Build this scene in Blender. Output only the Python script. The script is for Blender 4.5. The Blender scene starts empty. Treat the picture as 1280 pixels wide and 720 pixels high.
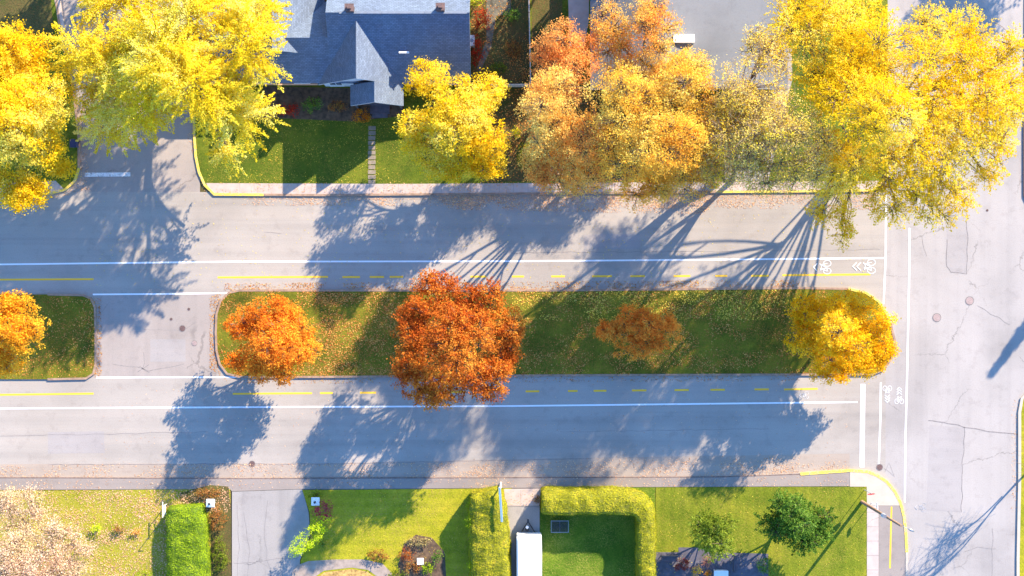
import bpy, bmesh, math, random
import numpy as np
from mathutils import Vector, noise as mnoise

# ------------------------------------------------------------------ camera, sky, sun
scn = bpy.context.scene
COL = scn.collection
CAMH = 130.0          # drone height in metres
PPM = 12.0            # ground scale: 12 photo pixels to the metre
cd = bpy.data.cameras.new('camera'); cam = bpy.data.objects.new('camera', cd); COL.objects.link(cam)
cam.location = (0, 0, CAMH); cam.rotation_euler = (0, 0, 0)
cd.sensor_width = 36; cd.lens = 36 * CAMH / (1280 / PPM); cd.clip_start = 1; cd.clip_end = 3000
scn.camera = cam

SUN_EL = math.radians(26.0)
sx, sy = 0.603, 0.798
sun_dir = Vector((sx * math.cos(SUN_EL), sy * math.cos(SUN_EL), math.sin(SUN_EL))).normalized()
w = bpy.data.worlds.new('World'); scn.world = w; w.use_nodes = True
wn = w.node_tree.nodes; wl = w.node_tree.links
bg = wn['Background']
sky = wn.new('ShaderNodeTexSky'); sky.sky_type = 'NISHITA'; sky.sun_disc = False
sky.sun_elevation = SUN_EL; sky.sun_rotation = math.atan2(sx, sy)
sky.air_density = 1.0; sky.dust_density = 0.2; sky.ozone_density = 3.0
tint = wn.new('ShaderNodeMix'); tint.data_type = 'RGBA'; tint.blend_type = 'MULTIPLY'; tint.inputs[0].default_value = 1.0
tint.inputs[7].default_value = (0.70, 0.97, 1.22, 1)      # deep blue autumn sky
wl.new(sky.outputs['Color'], tint.inputs[6]); wl.new(tint.outputs[2], bg.inputs['Color']); bg.inputs['Strength'].default_value = 0.15
sd = bpy.data.lights.new('sun', 'SUN'); so = bpy.data.objects.new('sun', sd); COL.objects.link(so)
sd.energy = 5.0; sd.angle = math.radians(0.5); sd.color = (1.0, 0.83, 0.60)
so.rotation_euler = sun_dir.to_track_quat('Z', 'Y').to_euler(); so.location = (60, 80, 60)
scn.view_settings.view_transform = 'Standard'; scn.view_settings.look = 'None'
scn.view_settings.exposure = 1.6; scn.view_settings.gamma = 1.0
scn.view_settings.use_curve_mapping = False
scn.cycles.max_bounces = 8; scn.cycles.diffuse_bounces = 6; scn.cycles.transmission_bounces = 4

R = random.Random(7)
rng = np.random.default_rng(11)

# ------------------------------------------------------------------ helpers
def P(px, py, h=0.0):
    """ground point (metres) from survey coordinates in photo pixels, for a point at height h"""
    s = (1 - h / CAMH) / PPM
    return Vector(((px - 640) * s, (360 - py) * s, h))

def tag(o, label=None, cat=None, group=None, kind=None):
    if label: o['label'] = label
    if cat: o['category'] = cat
    if group: o['group'] = group
    if kind: o['kind'] = kind
    return o

def empty(name, loc, label, cat, group=None, rz=0):
    o = bpy.data.objects.new(name, None); COL.objects.link(o)
    o.location = loc; o.rotation_euler = (0, 0, rz); o.empty_display_size = 0.3
    return tag(o, label, cat, group)

def link(name, me, parent=None):
    o = bpy.data.objects.new(name, me); COL.objects.link(o)
    if parent is not None:
        o.parent = parent
    return o

def structure(o): o['kind'] = 'structure'; return o

class MB:
    """collects faces, builds ONE mesh object"""
    def __init__(s): s.v = []; s.f = []; s.uv = []; s.mi = []; s.cur = 0; s.sm = []
    def face(s, pts, uv=None, smooth=False):
        i = len(s.v); s.v += [tuple(p) for p in pts]
        s.f.append(tuple(range(i, i + len(pts)))); s.uv.append(uv); s.mi.append(s.cur); s.sm.append(smooth)
    def box(s, x0, y0, z0, x1, y1, z1, M=None):
        c = [Vector((x, y, z)) for z in (z0, z1) for y in (y0, y1) for x in (x0, x1)]
        if M is not None: c = [M @ p for p in c]
        for q in ((0, 2, 3, 1), (4, 5, 7, 6), (0, 1, 5, 4), (2, 6, 7, 3), (0, 4, 6, 2), (1, 3, 7, 5)):
            s.face([c[k] for k in q])
    def prism(s, pts, z0, z1):
        """vertical prism over a 2D outline (any winding, may be concave)"""
        a = sum(pts[i][0] * pts[(i + 1) % len(pts)][1] - pts[(i + 1) % len(pts)][0] * pts[i][1] for i in range(len(pts)))
        if a < 0: pts = pts[::-1]
        n = len(pts)
        s.face([(p[0], p[1], z1) for p in pts])
        s.face([(p[0], p[1], z0) for p in pts[::-1]])
        for i in range(n):
            a, b = pts[i], pts[(i + 1) % n]
            s.face([(a[0], a[1], z0), (b[0], b[1], z0), (b[0], b[1], z1), (a[0], a[1], z1)])
    def sheet(s, pts, z):
        a = sum(pts[i][0] * pts[(i + 1) % len(pts)][1] - pts[(i + 1) % len(pts)][0] * pts[i][1] for i in range(len(pts)))
        if a < 0: pts = pts[::-1]
        s.face([(p[0], p[1], z) for p in pts])
    def tube(s, pts, rad, n=6, cap=True):
        pts = [Vector(p) for p in pts]; rings = []
        ref = Vector((0, 0, 1))
        for i, p in enumerate(pts):
            d = (pts[min(i + 1, len(pts) - 1)] - pts[max(i - 1, 0)])
            if d.length < 1e-6: d = Vector((0, 0, 1))
            d.normalize()
            rr = ref if abs(d.dot(ref)) < 0.95 else Vector((1, 0, 0))
            a = d.cross(rr).normalized(); b = d.cross(a).normalized()
            r = rad[i] if hasattr(rad, '__len__') else rad
            rings.append([p + (a * math.cos(2 * math.pi * k / n) + b * math.sin(2 * math.pi * k / n)) * r for k in range(n)])
        base = len(s.v)
        for rg in rings: s.v += [tuple(q) for q in rg]
        for i in range(len(rings) - 1):
            for k in range(n):
                k2 = (k + 1) % n
                s.f.append((base + i * n + k, base + i * n + k2, base + (i + 1) * n + k2, base + (i + 1) * n + k))
                s.uv.append(None); s.mi.append(s.cur); s.sm.append(True)
        if cap:
            for o in (0, (len(rings) - 1) * n):
                s.f.append(tuple(base + o + k for k in range(n))); s.uv.append(None); s.mi.append(s.cur); s.sm.append(False)
    def build(s, name, mats, parent=None, merge=False):
        me = bpy.data.meshes.new(name); me.from_pydata(s.v, [], s.f)
        if not isinstance(mats, (list, tuple)): mats = [mats]
        for m in mats: me.materials.append(m)
        me.polygons.foreach_set('material_index', s.mi)
        me.polygons.foreach_set('use_smooth', s.sm)
        if any(u is not None for u in s.uv):
            ul = me.uv_layers.new(name='UVMap')
            for p, u in zip(me.polygons, s.uv):
                if u is not None:
                    for li, c in zip(p.loop_indices, u): ul.data[li].uv = c
        bm = bmesh.new(); bm.from_mesh(me)
        if merge: bmesh.ops.remove_doubles(bm, verts=bm.verts, dist=0.0005)
        big = [f for f in bm.faces if len(f.verts) > 4]
        if big: bmesh.ops.triangulate(bm, faces=big)
        bm.to_mesh(me); bm.free(); me.update()
        return link(name, me, parent)

def arc(cx, cy, r, a0, a1, n=10, ry=None):
    ry = r if ry is None else ry
    return [(cx + r * math.cos(math.radians(a0 + (a1 - a0) * i / n)), cy - ry * math.sin(math.radians(a0 + (a1 - a0) * i / n))) for i in range(n + 1)]

def W(pts, h=0.0):
    return [tuple(P(x, y, h))[:2] for x, y in pts]

def ribbon(pts, wd):
    """2D outline strip of width wd along the polyline (metres) -> list of quads"""
    q = []; L = []; Rr = []
    n = len(pts)
    for i in range(n):
        a = Vector(pts[max(i - 1, 0)]); b = Vector(pts[min(i + 1, n - 1)])
        d = (b - a).normalized(); nn = Vector((-d.y, d.x))
        p = Vector(pts[i]); L.append(p + nn * wd / 2); Rr.append(p - nn * wd / 2)
    for i in range(n - 1):
        q.append([L[i], Rr[i], Rr[i + 1], L[i + 1]])
    return q

# ------------------------------------------------------------------ materials
MATS = {}
def newmat(name):
    m = bpy.data.materials.new(name); m.use_nodes = True; MATS[name] = m
    nt = m.node_tree; b = nt.nodes['Principled BSDF']
    return m, nt, b

def N(nt, t, **k):
    n = nt.nodes.new(t)
    for a, v in k.items():
        if a in n.inputs: n.inputs[a].default_value = v
        else: setattr(n, a, v)
    return n

def plain(name, col, rough=0.6, metal=0.0, var=0.12, scale=3.0, bump=0.0):
    m, nt, b = newmat(name)
    tc = N(nt, 'ShaderNodeTexCoord'); nz = N(nt, 'ShaderNodeTexNoise'); nz.inputs['Scale'].default_value = scale
    nz.inputs['Detail'].default_value = 6
    nt.links.new(tc.outputs['Object'], nz.inputs['Vector'])
    mr = N(nt, 'ShaderNodeMapRange'); mr.inputs['From Min'].default_value = 0.3; mr.inputs['From Max'].default_value = 0.7
    mr.inputs['To Min'].default_value = 1 - var; mr.inputs['To Max'].default_value = 1 + var
    nt.links.new(nz.outputs['Fac'], mr.inputs['Value'])
    mx = N(nt, 'ShaderNodeVectorMath', operation='SCALE'); mx.inputs[0].default_value = col
    nt.links.new(mr.outputs['Result'], mx.inputs['Scale']); nt.links.new(mx.outputs['Vector'], b.inputs['Base Color'])
    b.inputs['Roughness'].default_value = rough; b.inputs['Metallic'].default_value = metal
    if bump:
        bp = N(nt, 'ShaderNodeBump'); bp.inputs['Strength'].default_value = bump; bp.inputs['Distance'].default_value = 0.02
        nt.links.new(nz.outputs['Fac'], bp.inputs['Height']); nt.links.new(bp.outputs['Normal'], b.inputs['Normal'])
    return m

def ramp(nt, src, stops):
    r = N(nt, 'ShaderNodeValToRGB'); e = r.color_ramp.elements
    while len(e) > 1: e.remove(e[-1])
    e[0].position, e[0].color = stops[0][0], (*stops[0][1], 1)
    for p, c in stops[1:]:
        k = e.new(p); k.color = (*c, 1)
    nt.links.new(src, r.inputs['Fac']); return r

def noise_n(nt, vec, scale, detail=5, rough=0.6, dist=0.0):
    n = N(nt, 'ShaderNodeTexNoise'); n.inputs['Scale'].default_value = scale
    n.inputs['Detail'].default_value = detail; n.inputs['Roughness'].default_value = rough; n.inputs['Distortion'].default_value = dist
    nt.links.new(vec, n.inputs['Vector']); return n

def mixc(nt, fac, a, b, mode='MIX'):
    m = N(nt, 'ShaderNodeMix', data_type='RGBA', blend_type=mode)
    for sock, v in ((m.inputs[0], fac), (m.inputs[6], a), (m.inputs[7], b)):
        if isinstance(v, (int, float)): sock.default_value = v
        elif isinstance(v, tuple): sock.default_value = (*v, 1)
        else: nt.links.new(v, sock)
    return m.outputs[2]

def asphalt(name, col, stain=0.5, crack=0.0, tracks=False):
    m, nt, b = newmat(name)
    tc = N(nt, 'ShaderNodeTexCoord'); v = tc.outputs['Object']
    c2 = tuple(x * 0.80 for x in col); c3 = tuple(min(1, x * 1.13) for x in col)
    big = noise_n(nt, v, 0.09, 4, 0.55, 0.4)
    r1 = ramp(nt, big.outputs['Fac'], [(0.3, c2), (0.5, col), (0.72, c3)])
    fine = noise_n(nt, v, 9.0, 4, 0.8)
    r2 = ramp(nt, fine.outputs['Fac'], [(0.25, (0.72, 0.72, 0.73)), (0.5, (1, 1, 1)), (0.8, (1.12, 1.1, 1.08))])
    c = mixc(nt, 0.8, r1.outputs['Color'], r2.outputs['Color'], 'MULTIPLY')
    # streaks along the traffic direction
    mp = N(nt, 'ShaderNodeMapping'); mp.inputs['Scale'].default_value = (0.02, 0.9, 1) if tracks != 'ns' else (0.9, 0.02, 1)
    nt.links.new(v, mp.inputs['Vector'])
    st = noise_n(nt, mp.outputs['Vector'], 1.0, 3, 0.6)
    r3 = ramp(nt, st.outputs['Fac'], [(0.3, (0.86, 0.86, 0.87)), (0.5, (1, 1, 1)), (0.7, (1.08, 1.06, 1.05))])
    c = mixc(nt, stain, c, r3.outputs['Color'], 'MULTIPLY')
    mid = noise_n(nt, v, 0.7, 6, 0.7)
    r4 = ramp(nt, mid.outputs['Fac'], [(0.36, (0.84, 0.83, 0.83)), (0.46, (1, 1, 1))])
    c = mixc(nt, 0.6, c, r4.outputs['Color'], 'MULTIPLY')
    if crack:
        vo = N(nt, 'ShaderNodeTexVoronoi', feature='DISTANCE_TO_EDGE'); vo.inputs['Scale'].default_value = 0.13
        wv = noise_n(nt, v, 0.8, 5, 0.7)
        ad = N(nt, 'ShaderNodeVectorMath', operation='MULTIPLY_ADD'); ad.inputs[1].default_value = (1.6, 1.6, 0)
        nt.links.new(wv.outputs['Color'], ad.inputs[0]); nt.links.new(v, ad.inputs[2]); nt.links.new(ad.outputs['Vector'], vo.inputs['Vector'])
        r5 = ramp(nt, vo.outputs['Distance'], [(0.0, (0.45, 0.44, 0.45)), (0.004, (0.6, 0.6, 0.6)), (0.008, (1, 1, 1))])
        gate = noise_n(nt, v, 0.15, 3); g = ramp(nt, gate.outputs['Fac'], [(0.48, (0, 0, 0)), (0.56, (1, 1, 1))])
        fm = N(nt, 'ShaderNodeMath', operation='MULTIPLY'); fm.inputs[1].default_value = crack
        nt.links.new(g.outputs['Color'], fm.inputs[0])
        c = mixc(nt, fm.outputs[0], c, mixc(nt, 1.0, c, r5.outputs['Color'], 'MULTIPLY'))
    nt.links.new(c, b.inputs['Base Color']); b.inputs['Roughness'].default_value = 0.9
    bp = N(nt, 'ShaderNodeBump'); bp.inputs['Strength'].default_value = 0.25; bp.inputs['Distance'].default_value = 0.01
    nt.links.new(fine.outputs['Fac'], bp.inputs['Height']); nt.links.new(bp.outputs['Normal'], b.inputs['Normal'])
    return m

def grass(name, ca, cb, cc, leafy=None, stripe=0.0, stripe_dir='x'):
    m, nt, b = newmat(name)
    tc = N(nt, 'ShaderNodeTexCoord'); v = tc.outputs['Object']
    big = noise_n(nt, v, 0.28, 6, 0.65, 0.3)
    fine = noise_n(nt, v, 5.5, 6, 0.8)
    r1 = ramp(nt, big.outputs['Fac'], [(0.32, ca), (0.5, cb), (0.68, cc)])
    r2 = ramp(nt, fine.outputs['Fac'], [(0.3, (0.45, 0.5, 0.45)), (0.5, (1, 1, 1)), (0.72, (1.5, 1.4, 1.25))])
    c = mixc(nt, 0.75, r1.outputs['Color'], r2.outputs['Color'], 'MULTIPLY')
    if leafy:
        lf = noise_n(nt, v, 7.0, 3, 0.7); lg = noise_n(nt, v, 0.35, 4, 0.6)
        a1 = ramp(nt, lf.outputs['Fac'], [(0.5, (0, 0, 0)), (0.62, (1, 1, 1))])
        a2 = ramp(nt, lg.outputs['Fac'], [(0.35, (0.1,) * 3), (0.6, (0.9,) * 3)])
        f = mixc(nt, 1.0, a1.outputs['Color'], a2.outputs['Color'], 'MULTIPLY')
        c = mixc(nt, f, c, leafy)
    if stripe:
        wv = N(nt, 'ShaderNodeTexWave', bands_direction='X' if stripe_dir == 'x' else 'Y')
        wv.inputs['Scale'].default_value = 0.32; wv.inputs['Distortion'].default_value = 1.2; wv.inputs['Detail Scale'].default_value = 0.5
        nt.links.new(v, wv.inputs['Vector'])
        r3 = ramp(nt, wv.outputs['Fac'], [(0.2, (0.88, 0.9, 0.88)), (0.8, (1.1, 1.08, 1.0))])
        c = mixc(nt, stripe, c, r3.outputs['Color'], 'MULTIPLY')
    nt.links.new(c, b.inputs['Base Color']); b.inputs['Roughness'].default_value = 0.95
    b.inputs['Specular IOR Level'].default_value = 0.1
    bp = N(nt, 'ShaderNodeBump'); bp.inputs['Strength'].default_value = 0.9; bp.inputs['Distance'].default_value = 0.08
    nt.links.new(fine.outputs['Fac'], bp.inputs['Height']); nt.links.new(bp.outputs['Normal'], b.inputs['Normal'])
    return m

def shingles(name, col, rowh=0.17, wd=0.34, contrast=0.16):
    m, nt, b = newmat(name)
    uv = N(nt, 'ShaderNodeUVMap')
    br = N(nt, 'ShaderNodeTexBrick', offset=0.5)
    br.inputs['Scale'].default_value = 1; br.inputs['Brick Width'].default_value = wd; br.inputs['Row Height'].default_value = rowh
    br.inputs['Mortar Size'].default_value = 0.014; br.inputs['Mortar Smooth'].default_value = 0.3; br.inputs['Bias'].default_value = 0.0
    br.inputs['Color1'].default_value = (*[x * (1 - contrast) for x in col], 1); br.inputs['Color2'].default_value = (*[x * (1 + contrast) for x in col], 1)
    br.inputs['Mortar'].default_value = (*[x * 0.4 for x in col], 1)
    nt.links.new(uv.outputs['UV'], br.inputs['Vector'])
    nz = noise_n(nt, uv.outputs['UV'], 0.35, 5, 0.65)
    r = ramp(nt, nz.outputs['Fac'], [(0.3, (0.85, 0.85, 0.88)), (0.7, (1.12, 1.12, 1.1))])
    fn = noise_n(nt, uv.outputs['UV'], 9, 3, 0.7)
    r2 = ramp(nt, fn.outputs['Fac'], [(0.3, (0.85,) * 3), (0.7, (1.15,) * 3)])
    c = mixc(nt, 1.0, br.outputs['Color'], r.outputs['Color'], 'MULTIPLY')
    c = mixc(nt, 0.8, c, r2.outputs['Color'], 'MULTIPLY')
    nt.links.new(c, b.inputs['Base Color']); b.inputs['Roughness'].default_value = 0.85
    bp = N(nt, 'ShaderNodeBump'); bp.inputs['Strength'].default_value = 0.25; bp.inputs['Distance'].default_value = 0.01
    nt.links.new(br.outputs['Fac'], bp.inputs['Height']); bp.invert = True; nt.links.new(bp.outputs['Normal'], b.inputs['Normal'])
    return m

def leafmat(name='autumn_leaf', trans=0.5):
    m = bpy.data.materials.new(name); m.use_nodes = True; nt = m.node_tree; nt.nodes.clear()
    at = N(nt, 'ShaderNodeAttribute'); at.attribute_name = 'col'
    d = N(nt, 'ShaderNodeBsdfDiffuse'); t = N(nt, 'ShaderNodeBsdfTranslucent'); mx = N(nt, 'ShaderNodeMixShader')
    mx.inputs[0].default_value = trans; o = N(nt, 'ShaderNodeOutputMaterial')
    nt.links.new(at.outputs['Color'], d.inputs['Color']); nt.links.new(at.outputs['Color'], t.inputs['Color'])
    nt.links.new(d.outputs[0], mx.inputs[1]); nt.links.new(t.outputs[0], mx.inputs[2]); nt.links.new(mx.outputs[0], o.inputs['Surface'])
    return m

LEAF = leafmat(); LITTER = leafmat('fallen_leaf', 0.0); HEDGEM = leafmat('hedge_leaf', 0.2)
BARK = plain('bark', (0.17, 0.12, 0.08), 0.9, var=0.35, scale=6, bump=0.6)
BARK_PALE = plain('pale_bark', (0.24, 0.17, 0.11), 0.9, var=0.3, scale=6, bump=0.5)
ASPH = asphalt('road_asphalt', (0.335, 0.30, 0.265), 0.8)
ASPH_B = asphalt('street_asphalt', (0.345, 0.315, 0.295), 0.5, crack=0.7, tracks='ns')
ASPH_L = asphalt('side_street_asphalt', (0.31, 0.27, 0.245), 0.5, crack=0.6, tracks='ns')
PATHM = asphalt('path_asphalt', (0.265, 0.225, 0.20), 0.5)
GUTTER = asphalt('gutter_asphalt', (0.34, 0.28, 0.23), 0.7)
DRIVE = asphalt('driveway_asphalt', (0.29, 0.27, 0.255), 0.6, crack=1.0, tracks='ns')
CONC = plain('pale_concrete', (0.44, 0.36, 0.32), 0.85, var=0.1, scale=1.5, bump=0.2)
CONC_W = plain('new_concrete', (0.44, 0.38, 0.31), 0.85, var=0.06, scale=1.2, bump=0.1)
KERB = plain('kerb_concrete', (0.30, 0.20, 0.14), 0.9, var=0.25, scale=2.5, bump=0.3)
KERB_Y = None
def paintmat(name, col, worn=0.35):
    m, nt, b = newmat(name)
    tc = N(nt, 'ShaderNodeTexCoord'); nz = noise_n(nt, tc.outputs['Object'], 4.0, 6, 0.75)
    r = ramp(nt, nz.outputs['Fac'], [(worn - 0.06, (0.27, 0.26, 0.26)), (worn + 0.08, col)])
    nt.links.new(r.outputs['Color'], b.inputs['Base Color']); b.inputs['Roughness'].default_value = 0.7
    return m
KERB_Y = paintmat('yellow_kerb_paint', (0.78, 0.55, 0.07), 0.42)
PAINT_W = paintmat('white_road_paint', (0.80, 0.80, 0.80), 0.30)
PAINT_WORN = paintmat('worn_white_road_paint', (0.72, 0.72, 0.72), 0.43)
PAINT_Y = paintmat('yellow_road_paint', (0.88, 0.50, 0.03), 0.30)
GR_MED = grass('median_grass', (0.055, 0.07, 0.008), (0.11, 0.125, 0.012), (0.20, 0.20, 0.018), leafy=(0.32, 0.15, 0.035))
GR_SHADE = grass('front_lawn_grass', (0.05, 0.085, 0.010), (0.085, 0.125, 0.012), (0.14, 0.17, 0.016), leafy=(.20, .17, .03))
GR_LEFT = grass('leafy_lawn_grass', (0.20, 0.21, 0.015), (0.28, 0.27, 0.02), (0.34, 0.29, 0.03), leafy=(0.50, 0.34, 0.16))
GR_MID = grass('mown_lawn_grass', (0.19, 0.21, 0.012), (0.28, 0.28, 0.016), (0.36, 0.32, 0.025), leafy=(.36, .26, .06), stripe=.5, stripe_dir='y')
GR_GREEN = grass('green_lawn_grass', (0.045, 0.10, 0.008), (0.085, 0.15, 0.012), (0.15, 0.20, 0.02), leafy=(.26, .24, .05))
GR_RIGHT = grass('corner_lawn_grass', (0.09, 0.13, 0.010), (0.145, 0.18, 0.014), (0.22, 0.22, 0.02), stripe=0.5, leafy=(.26, .22, .04))
SOIL = plain('garden_soil', (0.10, 0.065, 0.04), 0.95, var=0.5, scale=2.5, bump=0.6)
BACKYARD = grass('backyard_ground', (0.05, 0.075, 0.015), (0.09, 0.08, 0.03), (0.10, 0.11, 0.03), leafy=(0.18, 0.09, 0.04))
ROOF1 = shingles('blue_grey_shingles', (0.125, 0.165, 0.235))
ROOF2 = asphalt('grey_roof_felt', (0.15, 0.16, 0.18), 0.3)
ROOF3 = shingles('dark_shingles', (0.12, 0.11, 0.13))
WHITE = plain('white_painted_wood', (0.78, 0.78, 0.76), 0.6, var=0.04)
SIDING = plain('white_siding', (0.62, 0.64, 0.68), 0.7, var=0.06, scale=2)
BRICK = plain('brown_brick', (0.26, 0.15, 0.10), 0.9, var=0.3, scale=5, bump=0.3)
METAL = plain('grey_metal', (0.32, 0.33, 0.35), 0.45, 0.7, var=0.1)
IRON = plain('cast_iron', (0.16, 0.10, 0.09), 0.7, 0.3, var=0.3, scale=8, bump=0.4)
IRON_L = plain('worn_cast_iron', (0.36, 0.27, 0.25), 0.7, 0.2, var=0.2, scale=8, bump=0.4)
DARKM = plain('dark_metal', (0.035, 0.037, 0.042), 0.5, 0.3, var=0.2)
GLASS = plain('window_glass', (0.03, 0.04, 0.055), 0.08, 0.0, var=0.1)
WOODP = plain('weathered_pole_wood', (0.26, 0.16, 0.10), 0.85, var=0.3, scale=5, bump=0.4)
FENCEW = plain('weathered_fence_wood', (0.42, 0.36, 0.31), 0.85, var=0.25, scale=5, bump=0.3)
TRAILW = plain('white_trailer_shell', (0.86, 0.87, 0.88), 0.35, var=0.02)
RUBBER = plain('rubber', (0.025, 0.025, 0.025), 0.9, var=0.2)
RED = plain('red_sign_enamel', (0.5, 0.02, 0.025), 0.4, var=0.05)
BLUEBIN = plain('blue_plastic', (0.02, 0.035, 0.11), 0.45, var=0.1)
SLATE = plain('dark_slate', (0.09, 0.085, 0.11), 0.7, var=0.3, scale=2, bump=0.2)
CRACKM = plain('crack_sealant', (0.19, 0.17, 0.165), 0.8, var=0.3, scale=4)
STONE = plain('garden_stone', (0.24, 0.20, 0.15), 0.9, var=0.2, scale=4, bump=0.4)

# ------------------------------------------------------------------ ground and roads
def sheet(name, pts_px, z, mat, kind='structure'):
    m = MB(); m.sheet(W(pts_px), z); o = m.build(name, mat); o['kind'] = kind; return o
def slab(name, pts_px, z0, z1, mat):
    m = MB(); m.prism(W(pts_px), z0, z1); o = m.build(name, mat); o['kind'] = 'structure'; return o

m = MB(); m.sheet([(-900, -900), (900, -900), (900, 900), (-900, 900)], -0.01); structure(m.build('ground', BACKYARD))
FX0, FX1, FY0, FY1 = -1600, 2900, -1700, 2400
# one asphalt sheet per carriageway, butted end to end
sheet('road', [(FX0, 240), (1107, 240), (1107, 612), (FX0, 612)], 0.0, ASPH)
sheet('side_street', [(60, FY0), (250, FY0), (250, 240), (60, 240)], 0.0, ASPH_L)
sheet('street', [(1107, FY0), (1290, FY0), (1290, FY1), (1107, FY1)], 0.0, ASPH_B)
# crossing through the median keeps its own older asphalt
sheet('median_crossing', [(121, 369), (271, 366), (270, 472), (122, 473)], 0.004, ASPH_L)
sheet('gutter_pavement', [(FX0, 581), (60, 580), (400, 579), (740, 572), (1062, 567), (1062, 597), (FX0, 606)], 0.004, GUTTER)
sheet('gutter_pavement', [(290, 240), (1095, 240), (1095, 247), (500, 250), (290, 249)], 0.004, GUTTER)

HK = 0.13
# ---- median islands
med_r = [(300, 363), (700, 363), (1000, 360), (1060, 361), (1082, 366), (1098, 377), (1108, 392), (1113, 405), (1118, 425), (1116, 445), (1104, 462), (1090, 468), (1000, 468), (700, 469), (400, 471), (300, 471)] + [(284, 467), (275, 455), (271, 438), (270, 415), (271, 392), (276, 376), (286, 366)]
med_l = [(FX0, 368), (60, 368), (104, 369), (114, 373), (119, 384), (120, 415), (120, 455), (117, 467), (108, 473), (60, 474), (FX0, 474)]
def ring_kerb(name, pts_px, mat, wd=0.22, z1=HK + 0.02, closed=False, ranges=None):
    pw = W(pts_px)
    if closed: pw = pw + [pw[0]]
    m = MB()
    for q in ribbon(pw, wd):
        m.prism([tuple(p) for p in q], 0.002, z1)
    o = m.build(name, mat); o['kind'] = 'structure'; return o
slab('median_grass', med_r, 0.002, HK, GR_MED)
slab('median_grass', med_l, 0.002, HK, GR_MED)
ring_kerb('kerb', med_r[-8:] + med_r[:4], KERB)
ring_kerb('kerb', [(1060, 361)] + med_r[4:8] , KERB_Y, z1=HK + 0.023)
ring_kerb('kerb', med_r[7:-7], KERB)
ring_kerb('kerb', med_l[1:-1], KERB)

# ---- north block with the white gabled house
nb = [(243, FY0), (243, 165), (245, 195), (249, 215), (256, 231), (268, 243), (400, 244), (800, 241), (1090, 238), (1103, 228), (1109, 212), (1110, FY0)]
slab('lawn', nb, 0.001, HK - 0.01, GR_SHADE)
slab('sidewalk', [(258, 229), (500, 230), (800, 228), (1098, 226), (1096, 233), (1089, 237.5), (800, 240.5), (400, 243.5), (269, 242.5), (262, 237)], 0.02, HK, CONC)
ring_kerb('kerb', [(243, 60), (243, 165), (245, 195), (249, 215), (256, 231), (268, 243), (330, 243.5)], KERB_Y, wd=0.26)
ring_kerb('kerb', [(330, 243.5), (400, 244), (800, 241), (895, 240)], KERB)
ring_kerb('kerb', [(895, 240), (1030, 239), (1090, 238), (1103, 228), (1109, 212), (1110, 150)], KERB_Y)
# ---- north west block
wb = [(FX0, 243), (40, 243), (62, 242), (82, 237), (94, 226), (99, 210), (99, 170), (92, 110), (76, 40), (68, -20), (66, FY0), (FX0, FY0)]
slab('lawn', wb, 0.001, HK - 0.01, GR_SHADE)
ring_kerb('kerb', wb[1:6], KERB_Y, wd=0.25)
ring_kerb('kerb', wb[5:10], KERB, wd=0.25)
slab('sidewalk', [(FX0, 228), (40, 228), (70, 226), (80, 236), (62, 240.5), (40, 241.5), (FX0, 241.5)], 0.02, HK, CONC)
# ---- east blocks
eb1 = [(1290, FY0), (1280, 150), (1280, 245), (1288, 262), (1310, 270), (2900, 270), (2900, FY0)]
slab('lawn', eb1, 0.003, HK, GR_MID); ring_kerb('kerb', eb1[1:6], IRON, wd=0.2)
eb2 = [(2900, 480), (1310, 482), (1288, 487), (1277, 498), (1274, 515), (1274, 600), (1272, 700), (1272, FY1), (2900, FY1)]
slab('lawn', eb2, 0.003, HK, GR_MID); ring_kerb('kerb', eb2[1:8], CONC_W, wd=0.3)
m = MB(); m.sheet(W([(1290, 270), (2900, 270), (2900, 480), (1290, 480)]), 0.0); structure(m.build('road', ASPH))

# ---- south blocks
sl = [(FX0, 597), (60, 596), (290, 597), (290, FY1), (FX0, FY1)]
slab('lawn', [(FX0, 612), (60, 613), (288, 611), (289, FY1), (FX0, FY1)], 0.002, HK - 0.01, GR_LEFT)
slab('driveway', [(290.2, 614.5), (378, 611.5), (386, 640), (388, 670), (375, 700), (372, FY1), (290, FY1)], 0.002, HK - 0.03, DRIVE)
slab('sidewalk', [(FX0, 597), (60, 597), (300, 598), (600, 597), (900, 596), (1062, 588), (1062, 607.5), (800, 608.5), (600, 610), (378, 611), (290, 614), (288, 611), (60, 612), (FX0, 612)], 0.003, HK - 0.02, PATHM)
slab('lawn', [(378, 612.5), (600, 610.5), (640, 610), (630, 633), (628, FY1), (373, FY1), (376, 700), (389, 670), (387, 640)], 0.002, HK - 0.008, GR_MID)
slab('path', [(630, 611), (676, 610.5), (674, 632), (632, 632)], 0.003, HK + 0.004, CONC)
slab('driveway', [(630.5, 632.5), (674.5, 632.5), (674.5, FY1), (628.5, FY1)], 0.002, HK - 0.03, DRIVE)
slab('lawn', [(675, 610), (819, 609), (819, FY1), (675, FY1)], 0.002, HK - 0.006, GR_GREEN)
slab('lawn', [(819.5, 609), (1062, 608), (1083, 608), (1083, FY1), (819.5, FY1)], 0.002, HK - 0.009, GR_RIGHT)
slab('sidewalk', [(1083.3, 632), (1098, 632), (1098, FY1), (1083.3, FY1)], 0.002, HK - 0.004, CONC)
corner_out = [(1062, 588)] + [(1084, 589.5), (1096, 594), (1108, 602), (1118, 614), (1125, 628), (1129.5, 645), (1132, 668), (1133, 690)]
slab('cycle_path', [(1098.3, 632), (1126, 632), (1129, 645), (1131, 668), (1132, 690), (1132, FY1), (1098.3, FY1)], 0.002, HK - 0.012, PATHM)
slab('corner_pavement', corner_out[:6] + [(1126, 631.7), (1083.3, 631.7), (1083, 608), (1062, 608)], 0.002, HK + 0.002, CONC_W)
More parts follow.
